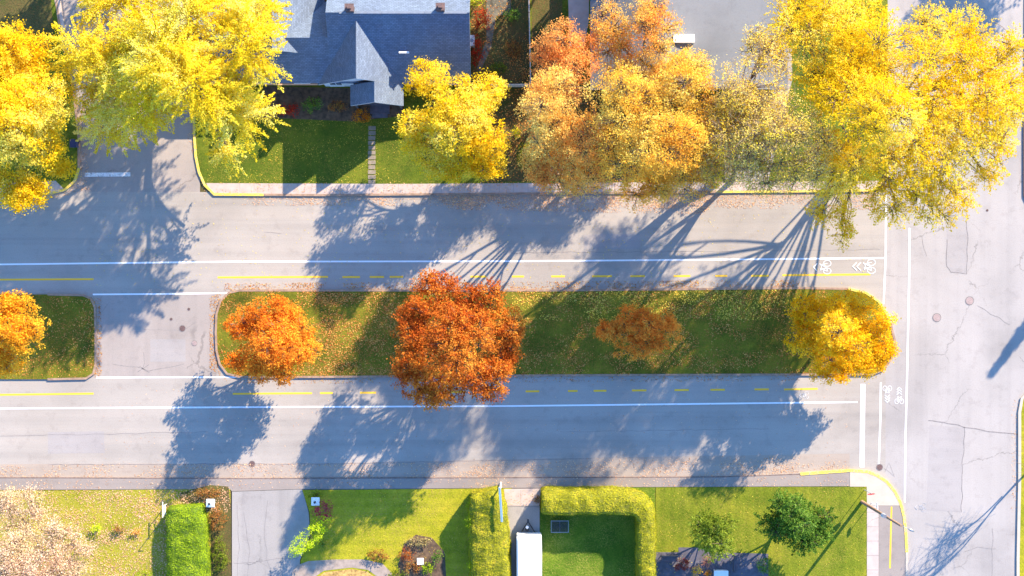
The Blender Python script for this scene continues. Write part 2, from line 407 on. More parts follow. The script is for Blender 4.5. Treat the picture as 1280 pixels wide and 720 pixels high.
ring_kerb('kerb', [(FX0, 597), (60, 597), (300, 598), (600, 597), (900, 596), (1000, 592.5)], plain('brown_kerb', (.17, .12, .10), .9, var=.3), wd=0.10, z1=HK - 0.01)
ring_kerb('kerb', [(1000, 592.5)] + corner_out, KERB_Y, wd=0.28, z1=HK + 0.02)
ring_kerb('kerb', [(1133, 690), (1133.5, FY1)], CONC_W, wd=0.25)
# expansion joints in the concrete: slots drawn as thin dark strips
m = MB()
for x in range(300, 1090, 18):
    a, b = P(x, 229.5), P(x, 240); m.sheet([(a.x - .012, a.y), (a.x + .012, a.y), (b.x + .012, b.y), (b.x - .012, b.y)], HK + 0.004)
for y in range(640, 1200, 18):
    a, b = P(1083.5, y), P(1097.8, y); m.sheet([(a.x, a.y - .012), (b.x, a.y - .012), (b.x, a.y + .012), (a.x, a.y + .012)], HK + 0.002)
a = P(651, 612), P(651, 631); m.sheet([(a[0].x - .015, a[0].y), (a[0].x + .015, a[0].y), (a[1].x + .015, a[1].y), (a[1].x - .015, a[1].y)], HK + 0.008)
structure(m.build('paving_joint', CRACKM))

PATCH = asphalt('patched_asphalt', (0.315, 0.288, 0.275), 0.4)
sheet('road_patch', [(1183.5, 262), (1208.5, 262), (1208.5, 341), (1188, 341), (1183.5, 333)], 0.004, PATCH)
sheet('road_patch', [(1162, 531), (1205, 535), (1202, 600), (1201, 640), (1158, 638)], 0.004, PATCH)
sheet('road_patch', [(730, 293), (800, 292.5), (800, 311), (730, 311.5)], 0.004, PATCH)
sheet('road_patch', [(60, 540), (130, 539), (131, 566), (60, 567)], 0.004, PATCH)
sheet('road_patch', [(188, 424), (232, 424), (232, 452), (188, 452)], 0.0065, PATCH)
# ---- painted markings
def line(name, pts_px, wd, mat, z=0.010):
    m = MB()
    for q in ribbon(W(pts_px), wd): m.sheet([tuple(p) for p in q], z)
    return structure(m.build(name, mat))
line('lane_line', [(FX0, 333), (0, 330.5), (300, 327), (640, 326.5), (900, 324.5), (1107, 322.5)], 0.17, PAINT_W)
line('lane_line', [(FX0, 514), (0, 510.5), (300, 509), (640, 507.5), (900, 504.5), (1072, 502.5)], 0.17, PAINT_W)
line('lane_line', [(116, 368), (200, 367.5), (300, 366)], 0.16, PAINT_W)
line('lane_line', [(120, 472), (200, 471.5), (296, 471.5)], 0.16, PAINT_W, 0.012)
line('lane_line', [(1107.5, 243), (1107, 320), (1104.5, 380)], 0.18, PAINT_W, 0.012)
line('lane_line', [(1137, 285), (1136.5, 340), (1134, 460), (1131.5, 560), (1131, 628)], 0.18, PAINT_W, 0.012)
line('lane_line', [(1101, 478), (1100.5, 520), (1098.5, 580)], 0.18, PAINT_W, 0.012)
line('stop_line', [(1078.5, 480), (1078, 535), (1077.5, 584)], 0.50, PAINT_W, 0.014)
line('stop_line', [(106, 218.5), (163, 218)], 0.42, PAINT_WORN, 0.014)
line('centre_line', [(FX0, 353), (0, 349.5), (117, 349)], 0.19, PAINT_Y)
line('centre_line', [(272, 346.8), (410, 346)], 0.19, PAINT_Y)
line('centre_line', [(FX0, 496), (0, 493.5), (117, 492)], 0.19, PAINT_Y)
line('centre_line', [(291, 492.3), (390, 491.5)], 0.19, PAINT_Y)
line('centre_line', [(978, 344), (1088, 343)], 0.20, PAINT_Y)
line('centre_line', [(980, 486.8), (1022, 486)], 0.19, PAINT_Y)
for x0, x1 in ((428, 450), (462, 480), (487, 504), (588, 608), (640, 655), (689, 706), (740, 765), (788, 806), (842, 863), (894, 909), (939, 961)):
    line('centre_line_dash', [(x0, 346.3 - (x0 - 428) * 0.003), (x1, 346.3 - (x1 - 428) * 0.003)], 0.20, PAINT_Y)
for x0, x1 in ((400, 416), (450, 470), (560, 580), (657, 674), (710, 722), (742, 758), (790, 808), (843, 861), (888, 906), (943, 961)):
    line('centre_line_dash', [(x0, 491.4 - (x0 - 400) * 0.0085), (x1, 491.4 - (x1 - 400) * 0.0085)], 0.20, PAINT_Y)
line('centre_line', [(1114, 633), (1113, 670), (1112, 710)], 0.16, PAINT_Y, HK - 0.006)

def bike_mark(cx, cy, ang, s=1.0, chev=1, mat=PAINT_W, z=0.016):
    """painted cycle symbol with chevrons; local +y is the riding direction"""
    m = MB(); o = P(cx, cy); ca, sa = math.cos(ang), math.sin(ang)
    def T(p): return (o.x + (p[0] * ca - p[1] * sa) * s, o.y + (p[0] * sa + p[1] * ca) * s)
    def st(a, b, w=0.065):
        for q in ribbon([T(a), T(b)], w * s): m.sheet([tuple(p) for p in q], z)
    # bicycle is painted stretched along the lane, lying across it
    for cyw in (-0.42, 0.42):
        pts = [T((0.33 * math.cos(t * math.pi / 6) + cyw * 1.0, -0.35 + 0.42 * math.sin(t * math.pi / 6))) for t in range(13)]
        for q in ribbon(pts, 0.06 * s): m.sheet([tuple(p) for p in q], z)
    z2 = z; st((-0.42, -0.35), (-0.05, -0.3)); st((-0.05, -0.3), (0.25, 0.30)); st((-0.22, 0.28), (-0.05, -0.3)); st((-0.22, 0.28), (0.25, 0.30))
    st((-0.42, -0.35), (-0.22, 0.28)); st((0.42, -0.35), (0.25, 0.42)); st((0.25, 0.42), (0.42, 0.46)); st((-0.34, 0.36), (-0.10, 0.36), 0.12)
    for k in range(chev):
        y = 0.75 + 0.42 * k
        st((-0.42, y), (0.0, y + 0.42), 0.09); st((0.42, y), (0.0, y + 0.42), 0.09)
    # lift successive strokes by fractions of a millimetre so they never share a plane
    for i, v in enumerate(m.v): m.v[i] = (v[0], v[1], v[2] + 0.0004 * (i // 4))
    return structure(m.build('cycle_symbol', mat))
bike_mark(1030, 334, math.pi / 2, 0.95, 1)
bike_mark(1085, 333, math.pi / 2, 1.0, 2)
bike_mark(1109, 488, math.pi, 0.62, 3)
bike_mark(1124, 499, 0, 0.62, 3)
bike_mark(1006, 494, math.pi / 2, 0.5, 1, PAINT_WORN)
bike_mark(1152, 634, math.pi / 2, 0.6, 1, paintmat('faded_road_paint', (.45, .44, .45), .45))

# ---- sealed cracks and patches
def crack(pts, wd=0.07, mat=CRACKM, z=0.007):
    pw = W(pts); out = []
    for i in range(len(pw) - 1):
        a, b = Vector(pw[i]), Vector(pw[i + 1]); n = max(2, int((b - a).length / 0.35))
        for k in range(n): 
            p = a.lerp(b, k / n); q = mnoise.noise(Vector((p.x * .9, p.y * .9, 3))) * 0.16
            out.append((p.x + q, p.y + q * .7))
    out.append(pw[-1]); m = MB()
    for q in ribbon(out, wd): m.sheet([tuple(p) for p in q], z)
    return structure(m.build('road_crack', mat))
crack([(1183, 300), (1183, 333), (1188, 341), (1209, 342), (1209, 268)], 0.08)
crack([(1152, 295), (1158, 320)], 0.04)
crack([(1206, 533), (1203, 580), (1202, 640)], 0.07)
crack([(1160, 526), (1198, 531), (1206, 534), (1248, 541), (1272, 543)], 0.09)
crack([(1222, 382), (1247, 397), (1262, 406)], 0.04)
crack([(1241, 660), (1240, 720)], 0.04); crack([(1205, 690), (1222, 684), (1245, 686)], 0.04)
crack([(180, 440), (180, 455), (178, 461)], 0.04); crack([(140, 455), (172, 459), (186, 464), (230, 455)], 0.05)
crack([(174, 458), (187, 466)], 0.05); crack([(186, 456), (172, 465)], 0.05)
crack([(180, 412), (230, 413), (245, 402)], 0.03)
crack([(292, 704), (318, 702), (352, 697), (372, 698)], 0.05, z=HK - .025); crack([(296, 630), (299, 680), (297, 725)], 0.03, z=HK - .024)
crack([(305, 640), (312, 690), (309, 730)], 0.03, z=HK - .022); crack([(335, 625), (330, 668), (338, 720)], 0.03, z=HK - .022)
crack([(60, 581), (400, 580), (600, 576), (740, 573)], 0.05, z=0.010)
crack([(640, 316), (900, 314), (1100, 312)], 0.035); crack([(0, 545), (260, 540)], 0.03)
crack([(1105, 585), (1118, 596), (1112, 578), (1106, 590)], 0.03)
crack([(700, 540), (960, 536)], 0.03); crack([(330, 290), (352, 292)], 0.03)

# ---- manhole covers
def manhole(px, py, r, label, mat=IRON):
    root = empty('manhole_cover', P(px, py) + Vector((0, 0, 0.006)), label, 'manhole cover', 'manhole covers in the roads')
    m = MB(); n = 24
    ring = lambda rr: [(rr * math.cos(2 * math.pi * i / n), rr * math.sin(2 * math.pi * i / n)) for i in range(n)]
    o, i2 = ring(r), ring(r * 0.84)
    for k in range(n):
        k2 = (k + 1) % n
        m.face([(o[k][0], o[k][1], .012), (o[k2][0], o[k2][1], .012), (i2[k2][0], i2[k2][1], .012), (i2[k][0], i2[k][1], .012)])
        m.face([(o[k][0], o[k][1], 0), (o[k2][0], o[k2][1], 0), (o[k2][0], o[k2][1], .012), (o[k][0], o[k][1], .012)])
    m.build('frame', CRACKM, root)
    m = MB(); m.prism(ring(r * 0.82), 0.0, 0.009)
    for k in range(-3, 4):
        hw = math.sqrt(max(0, (r * .7) ** 2 - (k * r * .2) ** 2))
        m.box(-hw, k * r * .2 - .02, .009, hw, k * r * .2 + .02, .014)
    m.build('lid', mat, root)
manhole(228, 410.5, .36, 'dark round manhole cover in the middle of the median crossing')
manhole(214, 399, .16, 'small round valve lid left of the dark manhole in the median crossing')
manhole(236, 386.5, .16, 'small round valve lid above the dark manhole in the median crossing')
manhole(243, 429, .30, 'faint reddish round cover below the dark manhole in the median crossing', IRON_L)
manhole(315, 580, .36, 'dark manhole cover near the mouth of the cracked grey driveway')
manhole(1171, 397, .46, 'pale round manhole cover, the left one of two in the wide street', IRON_L)
manhole(1212, 376, .46, 'pale round manhole cover, the right one of two in the wide street', IRON_L)
manhole(1099.5, 584, .36, 'dark drain cover at the end of the white line by the curved kerb')
manhole(1234, 263, .14, 'tiny dark valve lid in the wide street below the yellow tree')

# ------------------------------------------------------------------ foliage
def lerp_pal(pal, t):
    pal = np.array(pal); t = np.clip(t, 0, 0.9999) * (len(pal) - 1); i = t.astype(int); f = (t - i)[:, None]
    return pal[i] * (1 - f) + pal[i + 1] * f

def leaf_mesh(name, C, size, col, up=0.5, outward=None, aspect=0.6, mat=None, parent=None, extra=None, axis=None):
    """C: (n,3) leaf centres; one folded diamond leaf each"""
    n = len(C)
    nrm = rng.normal(size=(n, 3)); nrm /= np.linalg.norm(nrm, axis=1)[:, None] + 1e-9
    nrm[:, 2] += up
    if outward is not None: nrm += outward
    nrm /= np.linalg.norm(nrm, axis=1)[:, None] + 1e-9
    t = rng.normal(size=(n, 3))
    if axis is not None: t = axis + 0.45 * t
    t -= nrm * np.sum(t * nrm, axis=1)[:, None]; t /= np.linalg.norm(t, axis=1)[:, None] + 1e-9
    b = np.cross(nrm, t)
    s = size * rng.uniform(0.6, 1.35, n)[:, None]
    V = np.empty((n, 4, 3)); V[:, 0] = C - t * s * .5; V[:, 2] = C + t * s * .5
    V[:, 1] = C - b * s * aspect * .5 + nrm * s * .08; V[:, 3] = C + b * s * aspect * .5 + nrm * s * .08
    V = V.reshape(-1, 3)
    me = bpy.data.meshes.new(name)
    nv, nf = 4 * n, n
    F = np.arange(nv, dtype=np.int32)
    me.vertices.add(nv); me.vertices.foreach_set('co', V.ravel().astype(np.float32))
    me.loops.add(nv); me.loops.foreach_set('vertex_index', F)
    me.polygons.add(nf); me.polygons.foreach_set('loop_start', np.arange(0, nv, 4, dtype=np.int32))
    me.polygons.foreach_set('loop_total', np.full(nf, 4, dtype=np.int32))
    me.update()
    a = me.color_attributes.new('col', 'FLOAT_COLOR', 'POINT')
    cc = np.ones((n, 4, 4), dtype=np.float32); cc[:, :, :3] = np.clip(col, 0, .95)[:, None, :]
    a.data.foreach_set('color', cc.ravel())
    me.materials.append(mat or LEAF); me.validate()
    return link(name, me, parent)

def limb(m, a, b, r0, r1, n=5, sag=0.12, sides=5):
    a, b = Vector(a), Vector(b); L = (b - a).length; pts = []; rad = []
    off = Vector((R.uniform(-1, 1), R.uniform(-1, 1), R.uniform(0.0, 1))) * L * sag
    for i in range(n + 1):
        t = i / n; p = a.lerp(b, t) + off * math.sin(math.pi * t)
        pts.append(p); rad.append(r0 + (r1 - r0) * t)
    m.tube(pts, rad, sides, cap=False); return pts

def blob_leaves(blobs, dens, clump_r, elong, feather, rs, flat=0.7):
    """blobs: (x,y,z,rx,ry,rz). Leaves sit in small clumps near every blob's surface. Returns centres, clump id, outward dir, clump centres"""
    Cs = []; ids = []; outs = []; cl = []; k = 0; dirs = []
    for (x, y, z, rx, ry, rz) in blobs:
        area = math.pi * rx * ry
        nc = max(3, int(area * 1.3 / (clump_r ** 2 * 2.2 * (1.0 if elong < 2.5 else 2.0))))
        per = max(3, int(dens * area / nc))
        for _ in range(nc):
            d = rs.normal(size=3); d /= np.linalg.norm(d)
            if d[2] < -0.45: d[2] *= -1
            rr = rs.uniform(0.55, 1.02) ** 0.6 if rs.random() < .85 else rs.uniform(.2, .7)
            c = np.array([x, y, z]) + d * np.array([rx, ry, rz]) * rr
            mm = max(3, int(per * rs.uniform(.6, 1.4)))
            p = rs.normal(size=(mm, 3)) * clump_r * 0.55; p[:, 2] *= flat
            if elong > 1:
                ax = np.array([d[0], d[1], d[2] * .3 + feather]); ax /= np.linalg.norm(ax) + 1e-9
                al = rs.uniform(-.5, 1.0, mm)[:, None] * clump_r * elong
                p = p * (1.15 - np.clip(al / (clump_r * elong), 0, 1)) * 0.75 + ax * al
                dirs.append(np.repeat(ax[None], mm, 0))
            else: dirs.append(np.repeat(d[None], mm, 0))
            Cs.append(c + p); ids.append(np.full(mm, k)); outs.append(np.repeat(d[None], mm, 0)); cl.append(c); k += 1
    return np.concatenate(Cs), np.concatenate(ids), np.concatenate(outs), np.array(cl), np.concatenate(dirs)

def tree(name, label, base_px, blobs_px, pal, H, dens=130, leaf=0.24, clump=0.55, elong=1.0, feather=0.0, fork=0.28, tr=0.26,
         bark=None, twigs=0.5, group=None, cat='tree', jitter=0.12, seed=0, grad=None, stems=1, up=0.5, sub=5, outw=0.5, addtwigs=0, keep=1.0):
    """blobs_px: crown masses given as (px, py, height of centre, rx px, ry px, rz metres)"""
    rs = np.random.default_rng(1000 + seed); R.seed(500 + seed)
    base = P(*base_px); root = empty(name, (base.x, base.y, HK if seed < 900 else 0), label, cat, group)
    bl = []; own = []; mains = []
    for bi, (px, py, h, rx, ry, rz) in enumerate(blobs_px):
        c = P(px, py, h) - base; s = (1 - h / CAMH) / PPM
        big = (c.x, c.y, h - HK, rx * s, ry * s, rz)
        # every mass breaks up into smaller uneven lobes
        ns = sub; n0 = len(bl); mains.append(Vector(big[:3]))
        if ns <= 1: bl.append(big)
        else:
            for i in range(ns):
                d = rs.normal(size=3); d /= np.linalg.norm(d); d[2] = abs(d[2]) * (1 if rs.random() < .75 else -.7)
                f = rs.uniform(.35, .78); q = rs.uniform(.36, .60)
                bl.append((c.x + d[0] * rx * s * f, c.y + d[1] * ry * s * f, h - HK + d[2] * rz * f, rx * s * q, ry * s * q, rz * q))
            bl.append((c.x, c.y, h - HK, rx * s * .82, ry * s * .82, rz * .75))
        own += [bi] * (len(bl) - n0)
    C, ids, outs, cl, dirs = blob_leaves(bl, dens / (1 if sub <= 1 else sub * 0.26), clump, elong, feather, rs)
    keepm = C[:, 2] > 0.1
    if keep < 1: keepm &= rs.random(len(C)) < keep
    C, ids, outs, dirs = C[keepm], ids[keepm], outs[keepm], dirs[keepm]
    NC = cl[ids]; hz = np.sin(NC[:, 0] * .9 + seed) * np.cos(NC[:, 1] * .8 + seed * 2) * .22 + np.sin(NC[:, 0] * .35 - NC[:, 1] * .4 + seed) * .16
    t = hz + rs.uniform(0, 1, len(cl))[ids] * .6 + rs.uniform(0, 1, len(C)) * .4
    if grad is not None:   # palette drifts across the crown (one side turned earlier)
        gx, gy, g0 = grad; t = np.clip(t * .6 + .4 * np.clip((C[:, 0] * gx + C[:, 1] * gy) + g0, 0, 1), 0, 1)
    col = lerp_pal(pal, t) * rs.uniform(1 - jitter, 1 + jitter, (len(C), 1))
    leaf_mesh('crown', C, leaf, col, up=up, outward=outs * outw, axis=dirs if elong > 1 else None, parent=root)
    # trunk, limbs and twigs
    m = MB()
    top = Vector((np.mean([b[0] for b in bl]) * .25, np.mean([b[1] for b in bl]) * .25, H * fork))
    m.tube([(0, 0, -.1), (0, 0, .25), (top.x * .5, top.y * .5, H * fork * .5), tuple(top)], [tr * 1.5, tr * 1.1, tr * .95, tr * .8], 8)
    nodes = []; mp_ = []
    for mc in mains:
        r0 = tr * R.uniform(.42, .62)
        start = top + Vector((R.uniform(-.1, .1), R.uniform(-.1, .1), R.uniform(-.7, .3)))
        pts = limb(m, start, mc - Vector((0, 0, .4)), r0, .05 + r0 * .2, 7, .07, 6); mp_.append(pts); nodes += pts[4:]
    for b, bi in zip(bl, own):
        bc = Vector(b[:3]); src = mp_[bi]; k = R.choice([3, 4, 5, 6]); r1 = tr * .16
        if (bc - src[k]).length > .5:
            pts = limb(m, src[k], bc, r1 + .02, .03, 4, .12, 5); nodes += pts[2:]
    if len(nodes):
        NN = np.array([tuple(p) for p in nodes]); sel = rs.random(len(cl)) < twigs
        for c in cl[sel]:
            j = np.argmin(np.sum((NN - c) ** 2, axis=1)); a = nodes[j]
            limb(m, a, c, .045, .015, 3, .08, 3)
            if addtwigs:
                for _ in range(addtwigs):
                    e = Vector(c) + Vector(rs.normal(size=3)) * clump * 1.3; limb(m, Vector(c).lerp(a, rs.uniform(0, .4)), e, .022, .010, 2, .1, 3)
    m.build('trunk', bark or BARK, root)
    return root

YELB = [(.80, .54, .012), (.90, .64, .02), (.94, .71, .04), (.94, .79, .18)]
YEL = [(.86, .58, .015), (.90, .64, .02), (.94, .73, .06), (.94, .80, .18)]
LIME = [(.78, .60, .02), (.90, .71, .035), (.94, .79, .08), (.95, .86, .28)]
GOLD = [(.60, .30, .008), (.78, .46, .012), (.86, .58, .02), (.90, .70, .06)]
ORYG = [(.90, .36, .08), (.94, .52, .10), (.95, .64, .16), (.95, .74, .22)]
ORYE = [(.84, .30, .06), (.92, .44, .10), (.94, .58, .18), (.94, .72, .26)]
ORNG = [(.50, .12, .015), (.68, .22, .02), (.80, .36, .03), (.86, .52, .06)]
ORCR = [(.90, .34, .09), (.95, .50, .14), (.95, .64, .22)]
REDO = [(.46, .09, .018), (.60, .16, .025), (.70, .25, .035), (.80, .40, .06)]
REDS = [(.86, .20, .03), (.94, .30, .04), (.95, .40, .06), (.93, .50, .08)]
PEACH = [(.94, .58, .38), (.95, .66, .46), (.95, .74, .56), (.95, .68, .30)]
TAUPE = [(.88, .62, .06), (.94, .70, .10), (.95, .74, .26), (.94, .72, .03)]
GREEN = [(.05, .12, .02), (.11, .22, .03), (.20, .34, .05), (.32, .46, .10)]
OLIVE = [(.08, .12, .015), (.16, .22, .02), (.26, .32, .03), (.36, .40, .05)]
LIMEG = [(.36, .50, .01), (.52, .66, .015), (.64, .76, .03), (.74, .82, .10)]
MAROON = [(.30, .02, .05), (.46, .04, .10), (.58, .08, .14)]
RUST = [(.22, .07, .02), (.36, .14, .04), (.46, .24, .07), (.30, .28, .06)]
REDSH = [(.35, .02, .015), (.58, .04, .02), (.70, .12, .03)]

GN = 'street trees along the north side'; GM = 'trees on the grass median'
# ---- north row, left to right
tree('yellow_tree', 'warm yellow tree cut by the left frame edge above the side street kerb', (62, 176),
     [(20, 70, 8, 62, 50, 3), (50, 130, 9, 48, 55, 3), (10, 160, 11, 66, 60, 3.2), (45, 185, 7, 48, 42, 2.6), (20, 235, 6, 52, 34, 2.3), (70, 208, 5, 28, 20, 1.5), (-50, 150, 9, 80, 110, 4)],
     YEL, 15, dens=152, leaf=0.215, clump=.55, tr=.32, group=GN, seed=1)
tree('lime_yellow_tree', 'feathery lime yellow tree spreading over the side street beside the blue grey roof', (268, 82),
     [(215, 60, 13, 80, 60, 3), (140, 60, 10, 66, 36, 2.4), (95, 78, 8, 36, 22, 1.6), (120, 118, 8, 46, 22, 1.6), (165, 140, 8, 66, 36, 2), (150, 95, 10, 60, 36, 2.2), (200, 110, 11, 60, 44, 2.4), (140, 168, 6, 34, 16, 1.4), (250, 110, 13, 76, 56, 2.8), (318, 60, 13, 46, 64, 2.8),
      (300, 150, 10, 48, 44, 2.2), (285, 186, 5, 18, 22, 1.4), (300, 0, 11, 62, 50, 2.6), (235, 15, 13, 66, 46, 2.6), (195, 45, 12, 56, 40, 2.4), (160, 5, 10, 66, 40, 2.4), (215, -50, 10, 110, 50, 3)],
     LIME, 17, dens=213, leaf=0.172, clump=.48, elong=3.4, feather=-.28, tr=.36, group=GN, seed=2, twigs=.4)
tree('yellow_tree', 'compact bright yellow tree in front of the right end of the blue grey roof', (575, 206),
     [(540, 100, 7, 34, 28, 1.8), (575, 130, 9, 48, 44, 2.2), (612, 112, 7, 26, 24, 1.6), (540, 165, 7, 42, 38, 2), (600, 170, 7, 42, 42, 2), (565, 200, 5, 48, 28, 1.8), (612, 205, 4.5, 28, 24, 1.5), (570, 160, 10, 40, 40, 1.6)],
     YEL, 11, dens=164, leaf=0.189, clump=.42, tr=.2, group=GN, seed=3, stems=2)
tree('orange_tree', 'orange crowned tree standing against the vertical backyard fence', (706, 110),
     [(700, 48, 9, 36, 28, 2), (685, 78, 8, 26, 34, 2), (722, 82, 9, 34, 30, 2), (700, 110, 7, 42, 30, 1.8), (735, 60, 8, 18, 24, 1.4)],
     ORCR, 11, dens=140, leaf=0.163, clump=.38, tr=.2, group=GN, seed=4, grad=(0.0, -.16, .2))
tree('golden_tree', 'slim peach and gold tree between the orange tree and the widest golden crown', (718, 228),
     [(705, 130, 14, 52, 42, 2.4), (688, 170, 13, 36, 38, 2.2), (728, 175, 14, 42, 40, 2.4), (675, 120, 12, 24, 40, 1.8), (680, 205, 11, 34, 34, 1.8), (698, 208, 11, 42, 32, 2), (740, 212, 11, 30, 30, 1.8), (720, 232, 9, 36, 18, 1.4)],
     ORYG, 18, dens=158, leaf=0.163, clump=.42, tr=.26, group=GN, seed=5, twigs=.8, fork=.12, sub=6)
tree('orange_tree', 'orange gold tree at the dark roof of the second house', (800, 88),
     [(765, 35, 8, 32, 44, 2), (812, 35, 10, 46, 52, 2.3), (862, 85, 7, 36, 30, 1.5), (790, 95, 8, 54, 38, 2), (835, 100, 8, 40, 30, 1.8)],
     ORYG, 12, dens=140, leaf=0.163, clump=.4, tr=.2, group=GN, seed=6, twigs=.8, sub=6)
tree('golden_tree', 'wide golden tree overhanging the sidewalk below the second house', (893, 230),
     [(795, 130, 16, 58, 50, 2.6), (850, 115, 15, 54, 46, 2.6), (780, 190, 14, 50, 48, 2.4), (840, 180, 17, 58, 50, 2.6), (888, 175, 12, 40, 46, 2.2), (812, 228, 11, 52, 34, 2), (866, 225, 11, 44, 32, 2)],
     [(.88, .42, .05), (.93, .55, .07), (.95, .65, .10), (.95, .75, .20)], 19, dens=152, leaf=0.163, clump=.42, tr=.3, group=GN, seed=7, twigs=.8, fork=.1, sub=6)
tree('thinning_tree', 'half bare taupe tree with twigs showing between golden and big yellow trees', (915, 224),
     [(940, 110, 17, 60, 50, 2.2), (982, 150, 18, 58, 48, 2.0), (922, 175, 16, 46, 44, 2), (960, 215, 15.5, 58, 36, 1.8), (1010, 200, 17, 46, 40, 1.8), (958, 60, 15, 38, 38, 1.8), (918, 132, 15, 44, 36, 1.8), (955, 160, 15, 50, 46, 2), (900, 215, 13, 34, 30, 1.6)],
     TAUPE, 20, dens=91, leaf=0.163, clump=.5, tr=.26, group=GN, seed=8, bark=BARK_PALE, twigs=.8, addtwigs=3, fork=.12, sub=6)
tree('yellow_tree', 'broad bright yellow tree at the end of the north sidewalk', (1066, 212),
     [(1030, 60, 15, 66, 60, 2.8), (1095, 60, 17, 68, 60, 3), (1090, 140, 20, 74, 60, 3), (1060, 110, 17, 56, 50, 2.6), (1000, 30, 13, 34, 36, 2), (1060, 195, 15, 62, 46, 2.4), (1130, 195, 16, 60, 50, 2.4),
      (1120, 245, 13, 50, 34, 2), (1035, 245, 8, 30, 24, 1.4), (1052, 280, 7, 16, 34, 1.2), (1022, 270, 7, 18, 16, 1.1), (1050, 5, 14, 80, 40, 2.6)],
     YELB, 23, dens=164, leaf=0.155, clump=.42, elong=1.7, feather=-.1, tr=.22, group=GN, seed=9, twigs=.5, fork=.24, sub=6)
tree('yellow_tree', 'yellow tree leaning out over the wide street in the top right corner', (1096, 118),
     [(1150, 100, 17, 66, 60, 3), (1185, 40, 15, 60, 44, 2.6), (1205, 150, 16, 60, 56, 2.6), (1160, 175, 16, 54, 48, 2.4), (1235, 130, 15, 48, 46, 2.2), (1200, 85, 16, 50, 46, 2.4), (1180, 235, 13, 46, 40, 2.2), (1168, 268, 12, 24, 24, 1.4), (1232, 185, 14, 34, 34, 1.8),
      (1245, 95, 15, 38, 40, 2), (1278, 120, 14.5, 30, 46, 2), (1275, 60, 15, 26, 26, 1.8), (1235, 220, 13, 22, 18, 1.4)],
     YELB, 21, dens=158, leaf=0.155, clump=.42, elong=1.7, feather=-.1, tr=.22, group=GN, seed=10, twigs=.5, fork=.26, sub=6)
# ---- median trees
tree('orange_yellow_tree', 'yellow orange tree on the left median island at the frame edge', (28, 414),
     [(20, 385, 6, 34, 26, 2), (30, 420, 8, 30, 34, 2), (12, 445, 6, 36, 28, 2), (-10, 410, 7, 40, 52, 2.6)],
     [(.80, .34, .02), (.88, .46, .03), (.92, .57, .05), (.93, .66, .08)], 10, dens=170, leaf=.2, clump=.34, tr=.2, group=GM, seed=11)
tree('orange_tree', 'round amber orange tree at the left end of the long median', (348, 416),
     [(305, 405, 5, 28, 28, 1.7), (335, 392, 6, 34, 26, 1.8), (372, 405, 5, 28, 28, 1.7), (340, 425, 8, 38, 34, 1.8), (315, 448, 5, 30, 28, 1.7), (355, 452, 5, 34, 30, 1.7), (378, 432, 5, 22, 24, 1.5)],
     [(.70, .19, .02), (.82, .28, .03), (.88, .38, .04), (.92, .54, .06)], 10, dens=170, leaf=.2, clump=.34, tr=.2, group=GM, seed=12, grad=(.10, 0, .4))
tree('red_orange_tree', 'largest rusty red orange tree near the middle of the median', (577, 416),
     [(545, 370, 8, 42, 34, 2), (600, 376, 8, 42, 30, 2), (518, 408, 8, 36, 36, 2), (572, 420, 12, 54, 50, 2.2), (628, 412, 8, 32, 36, 2), (518, 452, 8, 36, 32, 2), (558, 480, 7, 46, 30, 2), (605, 472, 8, 40, 34, 2), (630, 445, 7, 26, 28, 1.7)],
     REDO, 13, dens=170, leaf=.2, clump=.34, tr=.27, group=GM, seed=13)
tree('red_orange_tree', 'small thin rusty tree low on the median, right of the largest one', (800, 420),
     [(790, 396, 5, 28, 22, 1.2), (770, 416, 4.6, 28, 18, 1), (818, 408, 5.2, 32, 22, 1.2), (800, 432, 4.6, 38, 18, 1), (835, 400, 4.2, 16, 14, .8)],
     REDS, 7, dens=190, leaf=.18, clump=.3, tr=.11, group=GM, seed=14, sub=4)
tree('golden_tree', 'dense golden yellow tree at the rounded right tip of the median', (1032, 424),
     [(1010, 388, 5, 32, 28, 1.8), (1050, 385, 6, 36, 24, 1.8), (1085, 405, 6, 34, 32, 1.8), (1050, 420, 8, 42, 38, 2), (1015, 425, 5, 32, 30, 1.7), (1095, 432, 5, 30, 28, 1.7), (1045, 456, 5, 40, 24, 1.7), (1080, 455, 5, 32, 24, 1.6)],
     [(.76, .38, .008), (.88, .50, .012), (.93, .60, .02), (.93, .68, .06)], 10.5, dens=180, leaf=.19, clump=.34, tr=.22, group=GM, seed=15)
# ---- south side trees
tree('bare_peach_tree', 'almost bare peach coloured tree in the bottom left corner', (60, 690),
     [(18, 640, 6, 48, 38, 2), (52, 688, 7, 52, 40, 2.2), (0, 700, 8, 54, 48, 2.4), (78, 722, 6, 42, 34, 2), (30, 760, 7, 60, 40, 2.4)],
     PEACH, 11, dens=120, leaf=.14, clump=.6, tr=.2, seed=16, bark=BARK_PALE, twigs=1.0, addtwigs=4, fork=.2)
tree('evergreen_tree', 'bushy dark green tree on the corner lawn beside the wooden pole', (984, 645),
     [(985, 632, 4.6, 28, 22, 1.5), (1012, 645, 4.4, 26, 24, 1.4), (973, 657, 4.2, 28, 26, 1.5), (1005, 674, 4, 28, 24, 1.4), (992, 652, 6, 28, 28, 1.3), (1024, 664, 3.6, 16, 18, 1.1)],
     GREEN, 7.4, dens=280, leaf=.17, clump=.28, tr=.14, seed=17, elong=1.6)
tree('evergreen_tree', 'olive green bush on the corner lawn, left of the dark green tree', (888, 662),
     [(880, 650, 3.4, 19, 14, 1.1), (902, 655, 3.6, 22, 18, 1.1), (888, 668, 4.2, 26, 24, 1.2), (906, 680, 3, 16, 16, 1), (886, 686, 2.8, 14, 12, 1)],
     [(.14, .20, .02), (.26, .34, .04), (.38, .46, .06), (.46, .50, .09)], 5, dens=260, leaf=.16, clump=.26, tr=.1, seed=18, elong=1.6)
